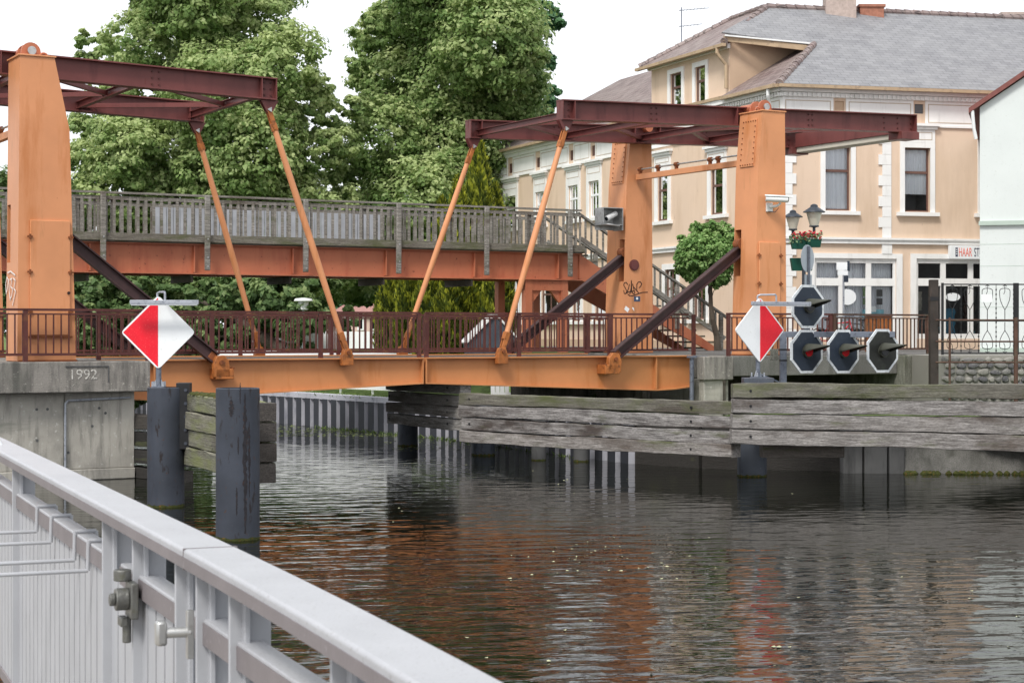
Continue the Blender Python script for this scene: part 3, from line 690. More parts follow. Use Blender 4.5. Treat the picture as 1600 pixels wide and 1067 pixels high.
for (y, oy, nm) in ((-.09, -1, 'a'), (FW+.09, 1, 'b')):
    rl = MB(); zt_ = ZD+1.36
    rl.bar((sA, y, zt_), (sB, y, zt_), .14, .05); rl.bar((sA, y, zt_-.13), (sB, y, zt_-.13), .05, .09)
    x = sA
    while x < sB: rl.box(x-.035, x+.035, y-.035, y-.005, ZD+.36, zt_-.09); x += .205
    x = sA+.1
    while x < sB: rl.box(x-.03, x+.03, y+.02, y+.05, ZD+.30, zt_-.09); x += .43
    rl.build('balustrade', 'deck_wood', root)
    MB().box(sA, sB+.12, y-.04, y+.02, ZD+.17, ZD+.36).build('kick_board', 'deck_wood_mossy', root)
    MB().box(sA, sB+.12, y+.0-.02*oy, y+.03-.02*oy, ZD+.137, ZD+.166).build('edge_board', 'deck_wood_mossy', root)
    for i in range(-2, 6):
        x = s158+(s886-s158)*i/5
        pst = MB().box(-.07, .07, -.045, .045, -.55, 1.36).build('post', 'deck_wood', root, bevel=.02, M4=Matrix.Translation((x, y-.09*(-oy) if False else y+oy*.09, ZD)))
        bt = MB()
        for zz in (-.45, -.22, .25): bt.tube((x, y+oy*.13, ZD+zz), (x, y+oy*.15, ZD+zz), .022, n=6)
        bt.build('bolt', 'steel_bare', pst)
# grey boards fixed inside the far balustrade
pb = MB(); x = S(240, FD+FW)
while x < S(592, FD+FW): pb.box(x, x+.17, FW+.01, FW+.03, ZD+.32, ZD+1.18); x += .185
pb.build('infill_board', 'board_grey', root)
# support portal
po = MB(); sP = S(822, FD+.2); sQ = S(878, FD+.2)
for sx_ in (sP, sQ):
    for y in (.15, FW-.15): po.box(sx_-.11, sx_+.11, y-.11, y+.11, 2.3, ZD-.66)
po.box(sP-.11, sQ+.11, .05, .25, ZD-.95, ZD-.67)
po.prism([(sP+.11, ZD-.95), (sP+.45, ZD-.95), (sP+.11, ZD-1.35)], .1, .2); po.prism([(sQ-.11, ZD-.95), (sQ-.45, ZD-.95), (sQ-.11, ZD-1.35)], .1, .2)
po.build('support_portal', 'orange_red', root)
ld = MB(); xl = S(806, FD)
# stairs
stair = thing('stairs', 'wooden stairs with orange stringers descending from the footbridge behind the graffiti tower', 'stairs', W(sB+.05, FD, 0), TH)
run = 5.1; drop = ZD+.2-2.33; slope = drop/run
def stz(x): return ZD+.2-slope*x
sg = MB()
for y in (.1, FW-.1):
    sg.prism([(0.0, stz(0)-.08), (run, stz(run)-.06), (run, stz(run)-.1), (run-.35, stz(run)-.1), (0, stz(0)-.80)], y-.03, y+.03)
sg.build('stringer', 'orange_red', stair)
tr = MB()
for i in range(16): x = i*run/16; z = stz(x)-.09; tr.box(x+.03, x+.34, .14, FW-.14, z-.05, z)
tr.build('tread', 'deck_wood_mossy', stair)
for y in (-.02, FW+.02):
    hr = MB(); hr.bar((-.1, y, stz(-.1)+.98+.05), (run+.1, y, stz(run+.1)+.98+.05), .12, .06)
    hr.bar((0, y, stz(0)+.36), (run, y, stz(run)+.36), .05, .12)
    x = .15
    while x < run: hr.box(x-.025, x+.025, y-.02, y+.02, stz(x)+.36, stz(x)+.98); x += .2
    hr.build('handrail', 'deck_wood', stair)
    for x in (1.7, 3.35, 4.95): MB().box(x-.06, x+.06, y-.05, y+.05, stz(x)-.35 if x < 4 else 2.33, stz(x)+1.0).build('post', 'deck_wood', stair, bevel=.01)

# ---------------------------------------------------------------- timber fenders and steel piles
def timber(root, p, q, w_, h_, mt, seed, name='timber', label=None, wob=.02, grow=1.0):
    """rough hewn beam, local frame on its own object so the grain runs along it"""
    p = Vector(p); q = Vector(q); v = q-p; L = v.length; rz = math.atan2(v.y, v.x)
    rnd = random.Random(seed); n_ = max(4, int(L/.28)); prof = [(-.5, -.46), (-.46, -.5), (.46, -.5), (.5, -.46), (.5, .46), (.46, .5), (-.46, .5), (-.5, .46)]
    b_ = MB(); tops = [0]*4
    for i in range(n_+1):
        x = L*i/n_; z = v.z*i/n_
        tops = [a*.86+rnd.gauss(0, wob*.30) for a in tops]
        for k, (a, c_) in enumerate(prof):
            b_.v.append((x, a*w_+(tops[0] if a < 0 else tops[1])*.6+rnd.gauss(0, .003), z+c_*h_*(1+(grow-1)*i/n_)+(tops[2] if c_ > 0 else tops[3])+rnd.gauss(0, .003)))
    for i in range(n_):
        for k in range(8): b_.f.append((i*8+k, i*8+(k+1) % 8, (i+1)*8+(k+1) % 8, (i+1)*8+k))
    b_.f += [tuple(range(8)), tuple(range(n_*8+7, n_*8-1, -1))]
    o = b_.build(name, mt, root); o.location = p-Vector(root.location); o.rotation_euler = (0, 0, rz)
    if label: o['label'] = label
    return o
def fender(label, sections, z0, hs_, w_, mats, seed, bolts=(), gap=.03, grow=1.0):
    a, c_ = sections
    root = thing('timber_fender', label, 'timber fender', (a[0], a[1], 0), 0, 'weathered timber fenders of the bridge passage')
    z = z0
    for i, h_ in enumerate(hs_):
        z -= h_/2; j = random.Random(seed+i); dz_ = (z0-z)*(grow-1)
        timber(root, (a[0]+j.uniform(-.04, .04), a[1]+j.uniform(-.02, .02), z), (c_[0]+j.uniform(-.04, .04), c_[1]+j.uniform(-.02, .02), z-dz_), w_, h_-gap, mats[i % len(mats)], seed*10+i, grow=grow)
        z -= h_/2
    # bolt holes on the face turned to the camera
    v = Vector((c_[0]-a[0], c_[1]-a[1], 0)); d = v.normalized(); nn = Vector((d.y, -d.x, 0))
    if nn.y > 0: nn = -nn
    bm_ = MB(); z = z0
    for i, h_ in enumerate(hs_):
        z -= h_/2
        for tt in bolts: p = d*tt+nn*(w_/2+.0); bm_.tube(p+Vector((0, 0, z))-nn*.02, p+Vector((0, 0, z))+nn*.008, .026, n=8)
        z -= h_/2
    if bolts: bm_.build('bolt', 'black_iron', root)
    return root
fR0 = (X(1146, 34.4), 34.4+.18); fR1 = (X(1146, 34.4)+9.0, 34.4+.55)
fender('long weathered fender of four timbers along the right bank under the signal boards', (fR0, fR1), Z(599, 34.4), [.29, .29, .29, .30], .30, ['timber_mossy', 'timber_grey', 'timber_grey', 'timber_grey'], 11, (.33,), grow=1.24)
fender('short low timber tucked under the right end of the long fender', ((X(1190, 35.0), 35.05), (X(1318, 35.0), 35.2)), Z(694, 35.0), [.27], .30, ['timber_dark'], 12)
fM0 = (X(726, 40.0), 40.1); fM1 = (X(1152, 34.6), 34.75)
fender('middle timber fender running under the orange bridge', (fM0, fM1), Z(618, 37.5)-.02, [.275, .275, .275, .275], .30, ['timber_mossy', 'timber_grey', 'timber_grey', 'timber_grey'], 13, (.3, 6.6))
fL0 = (X(612, 43.4), 43.5); fL1 = (X(727, 40.3), 40.3)
fender('far end of the timber fender beyond the bridge joint, coloured paler against the deck shade', (fL0, fL1), Z(594, 41.8)+.0, [.29, .27, .27, .27], .28, ['timber_lightened', 'timber_lightened', 'timber_lightened', 'timber_lightened'], 14, (.1, 3.1))
def pile(label, px, Y, top, r, mt, grp=None, name='steel_pile'):
    root = thing(name, label, 'steel pile', (X(px, Y), Y, 0), 0, grp)
    MB().lathe([(r, -2), (r, top-.01), (r-.012, top), (r-.03, top), (r-.03, top-.06), (.001, top-.06)], n=40).build('tube', mt, root)
    mb_ = MB(); n_ = 40; rnd = random.Random(int(px)); vs = []
    for i in range(n_): a = 2*math.pi*i/n_; vs.append((r*1.004*math.cos(a), r*1.004*math.sin(a), -.05))
    for i in range(n_): a = 2*math.pi*i/n_; vs.append((r*1.006*math.cos(a), r*1.006*math.sin(a), .02+.03*rnd.random()))
    mb_.add(vs, [(i, (i+1) % n_, (i+1) % n_+n_, i+n_) for i in range(n_)]); mb_.build('algae_line', 'moss', root)
    return root
def pY(py): return CH*F/(py-HY)
pl1 = pile('front dark blue steel pile with a long rust streak, right of the pair', 371.5, pY(845)+.3, Z(607, pY(845)), .305, 'pile_steel', 'pair of dark blue mooring piles')
Yp2 = pY(793)+.3
pl2 = pile('rear dark blue steel pile carrying the left diamond sign', 259, Yp2, Z(605, Yp2), .305, 'pile_steel', 'pair of dark blue mooring piles')
stk = MB(); rnd = random.Random(77); k_ = 46; topz = Z(607, pY(845))-.05
for c0, wd0, z0_, z1_ in ((-62, 8, .1, topz), (-50, 4, .6, topz-.4), (-84, 3.5, .35, .75), (-80, 3, 1.2, 1.45), (-98, 9, topz-.34, topz-.10), (-75, 2.5, 1.9, 2.2)):
    vs = []
    for i in range(k_+1):
        z = z0_+(z1_-z0_)*i/k_; e = math.sin(math.pi*min(1, max(.04, i/k_)))**.4; a0 = R(c0-wd0*e*rnd.uniform(.25, 1)); a1 = R(c0+wd0*e*rnd.uniform(.2, 1))
        vs += [(.3075*math.cos(a0), .3075*math.sin(a0), z), (.3075*math.cos(a1), .3075*math.sin(a1), z)]
    stk.add(vs, [(2*i, 2*i+1, 2*i+3, 2*i+2) for i in range(k_)])
stk.build('rust_streak', 'scraped_rust', pl1, recalc=False)
fp = MB().box(.20, .42, -.16, .10, .95, 2.05); fp.build('fender_plate', 'black_iron', pl2, bevel=.01)
bo = MB()
for i in range(5): bo.tube((.36, -.175, 1.05+.22*i), (.36, -.16, 1.05+.22*i), .03, n=6)
bo.build('bolt', 'pile_steel', pl2)
for (px, py, wp, lab) in ((1175, 745, 46, 'grey steel pile under the joint of the long and middle fenders'), (637, 697, 32, 'small grey steel pile under the far end of the fender'), (755, 712, 37, 'grey steel pile under the second fender joint')):
    Y = pY(py); pile(lab, px, Y+.3, {1175: Z(694, Y)+.1, 637: Z(663, Y)+.05, 755: Z(688, Y)+.1}[px], wp/2/F*Y, 'pile_grey', 'grey steel piles carrying the long fender')
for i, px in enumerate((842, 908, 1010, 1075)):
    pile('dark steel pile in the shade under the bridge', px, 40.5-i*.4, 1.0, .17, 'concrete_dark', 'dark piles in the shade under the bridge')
Za = 28.4
fA0 = Vector((X(410, 26.0), 26.0)); fA1 = Vector((X(280, 30.6), 30.8))
ra = fender('mossy timber fender between the two dark steel piles', ((fA0.x, fA0.y), (fA1.x, fA1.y)), Z(630, 25.5), [.29, .30, .29, .31], .34, ['timber_green', 'timber_green', 'timber_green', 'timber_green'], 21, (), .02)
z = Z(630, 25.5)
for i, h_ in enumerate([.29, .30, .29, .31]):
    z -= h_/2; e0_ = (fA0.x, fA0.y)-(Vector((0, 0))) if False else fA0; dd_ = (fA1-fA0).normalized(); p_ = fA0-dd_*.10
    timber(ra, (p_.x, p_.y, z), (fA0.x-dd_.x*.02, fA0.y-dd_.y*.02, z), .36, h_-.035, 'timber_dark', 300+i, name='end_block', label='cracked brown end of the mossy timber, its shadow put into the dark colour', wob=.006)  # dark brown end wood, with the end face's shadow in the colour
    z -= h_/2
ms = MB(); rnd = random.Random(9)
dA = (fA1-fA0).normalized()
for i in range(46):
    q = fA0+dA*rnd.uniform(1.5, 4.1); q += Vector((rnd.uniform(-.14, .14), rnd.uniform(-.14, .14)))
    r_ = rnd.uniform(.04, .10); ms.lathe([(r_, 0), (r_*.8, r_*.35), (.01, r_*.55)], (q.x-fA0.x, q.y-fA0.y, Z(630, 25.5)-.01), 7)
ms.build('moss_cushion', 'moss', ra)
rb_ = fender('timber fender between the abutment and the rear pile, back-side shade put into its black colour', ((X(292, 34.5), 34.5), (X(196, 36.0), 36.0)), Z(648, 35.2), [.335, .335, .335, .30], .3, ['shade_black'], 22, (), .075)  # planks coloured near black for the shade on their back sides

# ---------------------------------------------------------------- diamond signs
def rounded(poly, r, n_=4):
    out = []; k = len(poly)
    for i in range(k):
        p = Vector(poly[i]); a = (Vector(poly[i-1])-p).normalized(); c_ = (Vector(poly[(i+1) % k])-p).normalized()
        for j in range(n_+1):
            t = j/n_; p0 = p+a*r; p1 = p+c_*r; out.append(tuple(p0*(1-t)**2+p*2*t*(1-t)+p1*t*t))
    return out
def diamond(label, loc, rz, red_left, R_, post_h, lamp_x, mt_post):
    root = thing('diamond_sign', label, 'channel sign', loc, rz, 'red and white diamond channel signs')
    zc = post_h+R_
    d = rounded([(R_, 0), (0, R_), (-R_, 0), (0, -R_)], .07)
    MB().prism([(x, zc+z) for x, z in d], -.012, .012).build('plate', 'sign_white', root)
    k = R_*.935; rr = [(0, k), (-k, 0), (0, -k)] if red_left else [(0, k), (0, -k), (k, 0)]
    MB().prism([(x, zc+z) for x, z in rr], -.0155, -.0122).build('red_half', 'sign_red', root)
    MB().tube((0, .05, 0), (0, .05, zc+.3), .045).box(-.11, .11, -.06, .16, 0, .02).build('post', mt_post, root)
    ft = MB()
    for x in (-.09, .09):
        for y in (-.03, .13): ft.tube((x, y, .02), (x, y, .10), .016, n=6)
        ft.prism([(x, .02), (x*.4, .02), (x*.4, .16)], .04, .06)
    ft.build('base_bolt', 'galv', root)
    zl = zc+R_*.82
    lb_ = MB().box(lamp_x[0], lamp_x[1], -.34, -.26, zl-.05, zl+.025).build('lamp_bar', 'galv', root, bevel=.008)
    MB().box(lamp_x[0]+.02, lamp_x[1]-.02, -.335, -.265, zl-.062, zl-.051).build('lamp_tube', 'board_rim', lb_)
    MB().path([(.16, -.30, zl+.02), (.16, -.30, zl+.12), (.15, -.29, zl+.16), (.02, .0, zl+.16), (-.02, .04, zl+.14), (-.02, .04, zl-.1)], .018).build('lamp_arm', 'galv', root)
    return root
diamond('red and white diamond sign, red on its left half, standing on the rear steel pile', (X(249, Yp2), Yp2-.10, Z(605, Yp2)), R(2), True, .615, Z(577, Yp2)-Z(605, Yp2), (-.41, .71), 'galv_post')
YD = 34.9
diamond('red and white diamond sign, red on its right half, beside the octagonal signal boards', (X(1187, YD), YD, Z(590, YD)), R(34), False, .64, Z(567, YD)-Z(590, YD), (-.46, 1.05), 'galv_post')
pb_ = thing('sign_base', 'dark steel box under the right diamond sign', 'sign base', (X(1185, YD), YD, 0)); MB().box(-.30, .28, -.18, .25, Z(600, YD)-.02, Z(590, YD)-.002).build('box', 'pile_grey', pb_, bevel=.01)

# ---------------------------------------------------------------- octagonal signal boards on their frame
YS = 35.6
fr = thing('signal_mount', 'blue-grey steel frame carrying four octagonal signal boards', 'signal mount', (X(1232, YS), YS, 0), 0)
x0 = X(1225, YS)-X(1232, YS)
frm = MB().box(x0-.065, x0+.065, .06, .19, Z(600, YS), Z(520, YS)); frm.box(x0, X(1400, YS)-X(1232, YS), .08, .18, Z(527, YS), Z(518, YS))
frm.bar((X(1263, YS)-X(1232, YS), .13, Z(520, YS)), (X(1263, YS)-X(1232, YS), .13, Z(455, YS)), .08, .08)
frm.bar((x0-.05, .1, Z(600, YS)+.02), (x0-.45, .1, Z(585, YS)), .03, .03)
frm.build('steel_frame', 'galv_post', fr, bevel=.006)
MB().box(x0-.26, x0-.1, .05, .12, Z(563, YS), Z(545, YS)).build('junction_box', 'planter_green' if False else 'concrete_mossy', fr, bevel=.005)
MB().box(x0-.07, x0+.07, .05, .2, Z(546, YS)-.012, Z(546, YS)+.012).box(x0-.07, x0+.07, .05, .2, Z(563, YS)-.012, Z(563, YS)+.012).build('clamp', 'black_iron', fr)
def board(px, py, mt_face, red, label, rim='board_rim'):
    rz = R(35); root = thing('signal_board', label, 'signal board', (X(px, YS), YS-.02, Z(py, YS)), rz, 'octagonal signal boards beside the right diamond sign')
    r1 = .43; wv = .435; cq = .17
    oc = [(-wv, -cq), (-cq, -r1), (cq, -r1), (wv, -cq), (wv, cq), (cq, r1), (-cq, r1), (-wv, cq)]
    MB().prism(oc, -.01, .015).build('rim', rim, root)
    MB().prism([(x*.875, z*.885) for x, z in oc], -.0135, -.0102).build('face', mt_face, root)
    hs_ = MB().tube((0, -.012, 0), (0, -.07, 0), .13, n=24).build('lamp_housing', 'visor', root)
    MB().tube((0, -.07, 0), (0, -.082, 0), .10, n=24).build('lens', 'lens_red' if red else 'lens_dark', root)
    vz = MB(); n_ = 12; vs = []
    for j in range(7):
        t = j/6; L = .05+.56*t; half = R(100)*(1-t)**.75*.8+R(24)
        for i in range(n_+1):
            a = R(90)-half+2*half*i/n_; rr = .15-.012*t
            vs.append((rr*math.cos(a), -L, rr*math.sin(a)+.01-.02*t)); 
    fs = [(j*(n_+1)+i, j*(n_+1)+i+1, (j+1)*(n_+1)+i+1, (j+1)*(n_+1)+i) for j in range(6) for i in range(n_)]
    vz.add(vs, fs); v = vz.build('visor', 'visor', root, recalc=False)
    sm = v.modifiers.new('thick', 'SOLIDIFY'); sm.thickness = .006
    return root
board(1262, 479, 'board_blue', False, 'topmost octagonal signal board with its lamp unlit')
board(1260, 549, 'board_blue', True, 'lower left octagonal signal board with red lens, under the topmost board')
board(1317, 549, 'board_blue', True, 'middle octagonal signal board with red lens in the lower row')
board(1378.5, 548, 'board_black', False, 'rightmost octagonal signal board with a blackened face')

# ---------------------------------------------------------------- surveillance cameras
pc = W(SR_FRONT+.55, -.97, Z(325, 44.3))
pc = P(1201, 327, 43.9); sdir = -N
c1 = thing('surveillance_camera', 'white bullet camera on an arm on the right orange tower', 'camera', W(S(1201, -.955), -.955, Z(327, 43.9)), TH)
MB().box(-.09, .09, -.05, .0, -.11, .11).tube((0, -.05, 0), (.10, -.22, .03), .035).tube((.10, -.22, .03), (.17, -.25, .10), .028).build('wall_arm', 'camera_white', c1, bevel=.008)
MB().path([(-.05, -.05, -.1), (.1, -.12, -.12), (.15, -.2, -.02)], .008, 6).build('cable', 'lamp_metal', c1)
MB().tube((-.18, -.12, .20), (.26, -.42, .17), .075, n=20).build('housing', 'camera_white', c1)
MB().tube((.26, -.42, .17), (.275, -.43, .168), .055, n=16).build('lens', 'lens_dark', c1)
MB().sweep([(-.09, .06), (-.07, .09), (.07, .09), (.09, .06), (.075, .065), (-.075, .065)], (-.2, -.11, .2), (.34, -.475, .165)).build('sun_shield', 'camera_white', c1)
s_b = S(952, 4.95)
c2 = thing('camera_box', 'bare steel camera box fixed to the river side of the graffiti tower', 'camera', W(SR_FRONT-.002, 5.3, 0), TH)
z0, z1 = Z(360, 48), Z(326, 48)
bx_ = MB().box(-.62, -.02, -.5, -.02, z1, z1+.02).box(-.62, -.02, -.04, -.02, z0+.02, z1).box(-.04, -.02, -.5, -.04, z0, z1).box(-.62, -.04, -.5, -.04, z0+.14, z0+.155).box(-.62, -.60, -.45, -.04, z0+.2, z1)
bx_.build('steel_box', 'steel_bare', c2)
MB().tube((-.50, -.42, z0+.30), (-.16, -.34, z0+.46), .075, n=18).build('camera_housing', 'camera_white', c2)
MB().tube((-.51, -.423, z0+.295), (-.50, -.42, z0+.30), .055, n=16).build('lens', 'lens_dark', c2)
MB().tube((-.1, -.45, z0+.12), (-.5, -.45, z0+.16), .02).build('bracket_arm', 'camera_white', c2)

# ---------------------------------------------------------------- corner house
K0 = Vector((X(1222, 56), 56, 0)); AR = math.radians(13.7)
bR = Vector((math.cos(AR), math.sin(AR), 0)); nR = Vector((-math.sin(AR), math.cos(AR), 0))
aL = math.atan(1200/F); lL = Vector((-math.sin(aL), math.cos(aL), 0)); mL = Vector((-math.cos(aL), -math.sin(aL), 0))   # mL: outward normal of the left wall
GZ = 2.32
house = thing('corner_house', 'peach plastered two storey corner house with white window surrounds and slate roof', 'house', (K0.x, K0.y, 0), 0)
def fR(px, py): t, Y = onplane(px, K0, bR); return t, Z(py, Y)
def fL(px, py): t, Y = onplane(px, K0, lL); return t, Z(py, Y)
class Facade:
    """wall strip: u along the wall from the corner, n outwards"""
    def __init__(s, d, nrm): s.d = d; s.n = nrm
    def p(s, u, z, o=0): q = s.d*u+s.n*o; return (q.x, q.y, z)
    def box(s, mb, u0, u1, z0, z1, o0, o1):
        return mb.add([s.p(u0,z0,o0), s.p(u1,z0,o0), s.p(u1,z0,o1), s.p(u0,z0,o1), s.p(u0,z1,o0), s.p(u1,z1,o0), s.p(u1,z1,o1), s.p(u0,z1,o1)],
                      [(0,3,2,1),(4,5,6,7),(0,1,5,4),(1,2,6,5),(2,3,7,6),(3,0,4,7)])
    def wall(s, u0, u1, z0, z1, holes, name='wall', mt='plaster', depth=.22, parent=None):
        us = sorted({u0, u1, *[h[0] for h in holes], *[h[1] for h in holes]}); zs = sorted({z0, z1, *[h[2] for h in holes], *[h[3] for h in holes]})
        us = [u for u in us if u0 <= u <= u1]; zs = [z for z in zs if z0 <= z <= z1]
        mb = MB()
        for a, c_ in zip(us[:-1], us[1:]):
            for e, g_ in zip(zs[:-1], zs[1:]):
                mu, mz = (a+c_)/2, (e+g_)/2
                if any(h[0] < mu < h[1] and h[2] < mz < h[3] for h in holes): continue
                mb.add([s.p(a, e), s.p(c_, e), s.p(c_, g_), s.p(a, g_)], [(0, 1, 2, 3)])
        for (a, c_, e, g_) in [h[:4] for h in holes]:
            for q in (((a,e),(c_,e)), ((c_,e),(c_,g_)), ((c_,g_),(a,g_)), ((a,g_),(a,e))):
                mb.add([s.p(*q[0]), s.p(*q[1]), s.p(*q[1], -depth), s.p(*q[0], -depth)], [(0, 1, 2, 3)])
        return mb.build(name, mt, parent or house, smooth=False, recalc=False)
FRt = Facade(bR, -nR); FLt = Facade(lL, mL)
def window(fc, u0, u1, z0, z1, frame='frame_brown', sur=.16, style='casement', header=None, curtain=True, sill=True, inset=.12, parent=None, name='window', cols=1, tr=.62, sheer=1.0):
    """frame, pane, curtain, white surround, sill"""
    pa = parent or house
    if fc is FLt: inset = .05
    if u0 > u1: u0, u1 = u1, u0
    f_ = MB(); t_ = .055
    B = lambda mb, *a: fc.box(mb, *a)
    B(f_, u0, u0+t_, z0, z1, -inset-.04, -inset); B(f_, u1-t_, u1, z0, z1, -inset-.04, -inset)
    B(f_, u0+t_, u1-t_, z0, z0+t_, -inset-.04, -inset); B(f_, u0+t_, u1-t_, z1-t_, z1, -inset-.04, -inset)
    if tr: zt_ = z0+(z1-z0)*tr; B(f_, u0+t_, u1-t_, zt_-.045, zt_+.035, -inset-.045, -inset+.015)
    for i in range(1, cols):
        um = u0+(u1-u0)*i/cols; B(f_, um-.03, um+.03, z0+t_, z1-t_, -inset-.038, -inset-.002)
    wn = f_.build(name, frame, pa, smooth=False)
    g_ = MB().add([fc.p(u0+.02, z0+.02, -inset-.02), fc.p(u1-.02, z0+.02, -inset-.02), fc.p(u1-.02, z1-.02, -inset-.02), fc.p(u0+.02, z1-.02, -inset-.02)], [(0, 1, 2, 3)])
    g_.build('pane', 'glass', wn, smooth=False, recalc=False)
    if curtain:
        c_ = MB(); n_ = int((u1-u0)/.035); zb = z0+(z1-z0)*(1-sheer); vs = []
        for i in range(n_+1):
            u = u0+.03+(u1-u0-.06)*i/n_; o_ = -inset-.085+.018*math.sin(i*1.3)+.008*math.sin(i*.37)
            vs += [fc.p(u, zb, o_), fc.p(u, z1, o_)]
        c_.add(vs, [(2*i, 2*i+2, 2*i+3, 2*i+1) for i in range(n_)]).build('curtain', 'curtain', wn, recalc=False)
    rm = MB(); e = 1.0
    q = [fc.p(u0-.01, z0-.01, -.222), fc.p(u1+.01, z0-.01, -.222), fc.p(u1+.01, z1+.01, -.222), fc.p(u0-.01, z1+.01, -.222), fc.p(u0-.01, z0-.01, -e), fc.p(u1+.01, z0-.01, -e), fc.p(u1+.01, z1+.01, -e), fc.p(u0-.01, z1+.01, -e)]
    rm.add(q, [(4, 5, 6, 7), (0, 1, 5, 4), (1, 2, 6, 5), (2, 3, 7, 6), (3, 0, 4, 7)]).build('room', 'room_dark', wn, smooth=False, recalc=False)
    s_ = MB()
    if sur:
        B(s_, u0-sur, u0-.002, z0-.02, z1+sur, .002, .05); B(s_, u1+.002, u1+sur, z0-.02, z1+sur, .002, .05); B(s_, u0-.002, u1+.002, z1+.002, z1+sur, .002, .05)
    if sill: B(s_, u0-sur-.12, u1+sur+.12, z0-.14, z0-.022, .002, .14); 
    if header:                                  # raised panel and moulded head above the opening
        hz = header
        B(s_, u0-sur, u1+sur, z1+sur+.004, z1+sur+hz, .002, .045)
        B(s_, u0-sur-.06, u1+sur+.06, z1+sur+hz+.004, z1+sur+hz+.10, .002, .10); B(s_, u0-sur-.12, u1+sur+.12, z1+sur+hz+.104, z1+sur+hz+.19, .002, .17)
    if s_.v: s_.build('surround', 'trim_white', wn, smooth=False)
    if header:
        l_ = MB(); a0, a1, c0, c1 = u0-sur+.10, u1+sur-.10, z1+sur+.09, z1+sur+hz-.08
        for q in ((a0, a1, c0, c0+.025), (a0, a1, c1-.025, c1), (a0, a0+.025, c0+.026, c1-.026), (a1-.025, a1, c0+.026, c1-.026)): B(l_, *q, .046, .051)
        l_.build('panel_line', 'trim_line', wn, smooth=False)
    return wn
hl = []  # holes
eaveZ = fR(1230, 131)[1]; EZ = eaveZ-.10
# right facade
def rectR(x0, x1, y0, y1): a, zt_ = fR(x0, y0); c_, _ = fR(x1, y0); return min(a, c_), max(a, c_), fR((x0+x1)/2, y1)[1], fR((x0+x1)/2, y0)[1]
def rectL(x0, x1, y0, y1): a, _ = fL(x0, y0); c_, _ = fL(x1, y0); return min(a, c_), max(a, c_), fL((x0+x1)/2, y1)[1], fL((x0+x1)/2, y0)[1]
w1 = rectR(1289, 1329, 228, 329); w2 = rectR(1413, 1453, 231, 331)
w2 = (w2[0], w2[1], w1[2], w1[3])
sh1 = rectR(1272, 1400, 404, 545); sh1 = (sh1[0], sh1[1], GZ+.35, sh1[3]); sh2 = rectR(1431, 1560, 405, 545); sh2 = (sh2[0], sh2[1], GZ+.35, sh2[3])
u3 = w2[0]+(w2[0]-w1[0]); w3 = (u3, u3+(w1[1]-w1[0]), w1[2], w1[3]); w4 = (u3+2.5, u3+2.5+(w1[1]-w1[0]), w1[2], w1[3])
LENR = 18.0
v1 = rectR(1304, 1319, 158, 173); v2 = rectR(1429, 1443, 163, 178); 
FRt.wall(0, LENR, GZ-.3, EZ, [w1, w2, w3, w4, sh1, sh2, v1, v2])
window(FRt, *w1, header=.42, sheer=1); window(FRt, *w2, header=.42, sheer=.72); window(FRt, *w3, header=.42); window(FRt, *w4, header=.42)
for v_ in (v1, v2): FRt.box(vb := MB(), v_[0], v_[1], v_[2], v_[3], -.1, -.05); vb.build('attic_vent', 'plaster_tan' if v_ is v1 else 'room_dark', house, smooth=False)
# left facade
LENL = fL(769, 300)[0]
dt0, dt1 = fL(1140, 100)[0], fL(1018, 100)[0]
wl = []
for (x0, x1, y0, y1) in ((1111, 1131, 262, 346), (1028, 1044.5, 268, 355), (921, 937, 283, 330), (889, 904, 290, 338), (838, 851, 300, 350), (790, 807, 307, 352)):
    r_ = rectL(x0, x1, y0, y1); wl.append((r_[0], r_[1], w1[2]+.1 if x0 > 1000 else w1[2]+.55, r_[3]))
bz0 = Z(162, 60.5)
wd_ = [rectL(1087, 1103.5, 104, 163), rectL(1048, 1066, 113, 167)]
wd_ = [(r_[0], r_[1], wd_[0][2], wd_[0][3]) for r_ in wd_]
gl_ = [rectL(x0, x1, 440, 500) for x0, x1 in ((1084, 1104), (1040, 1058), (930, 944), (895, 908), (846, 872), (800, 812))]
gl_ = [(r_[0], r_[1], GZ+1.0, GZ+2.75) for r_ in gl_]
vl = [rectL(a, a+6, 262, 274) for a in (795, 838, 890, 924)]
vl = [(r_[0], r_[1], EZ-.95, EZ-.55) for r_ in vl]
FLt.wall(0, LENL, GZ-.3, EZ, wl+gl_+vl)
for i, r_ in enumerate(wl):
    big = i < 2
    if i == 5:
        wn = window(FLt, *r_, frame='frame_white', header=.42, curtain=False, sur=.2)
        FLt.box(vb := MB(), r_[0]+.06, r_[1]-.06, r_[2]+.06, r_[3]-.06, -.13, -.10); vb.build('shutter_board', 'plaster_tan', wn, smooth=False)
    else: window(FLt, *r_, frame='frame_brown' if big else 'frame_white', header=.35 if big else .42, sur=.2, cols=1 if big else 2, sheer=1 if i != 1 else .9)
for r_ in gl_: window(FLt, *r_, frame='frame_brown', sur=.2, cols=2, sheer=1)
for v_ in vl: FLt.box(vb := MB(), v_[0], v_[1], v_[2], v_[3], -.1, -.05); vb.build('attic_vent', 'frame_brown', house, smooth=False)
# dormer block: raised wall on the left facade
DZ = Z(68, onplane(1132, K0, lL)[1])
FLt.wall(dt0, dt1, EZ, DZ, wd_, depth=.2)
for r_ in wd_: window(FLt, *r_, sur=.17, sill=False, curtain=False)
# dormer side walls
DD = 2.75
for tt in (dt0, dt1):
    sdw = MB(); a = lL*tt; c_ = lL*tt-mL*DD
    sdw.add([(a.x, a.y, EZ-.1), (c_.x, c_.y, EZ-.1), (c_.x, c_.y, DZ), (a.x, a.y, DZ)], [(0, 1, 2, 3)])
    sdw.build('dormer_side_wall', 'plaster_tan', house, smooth=False)
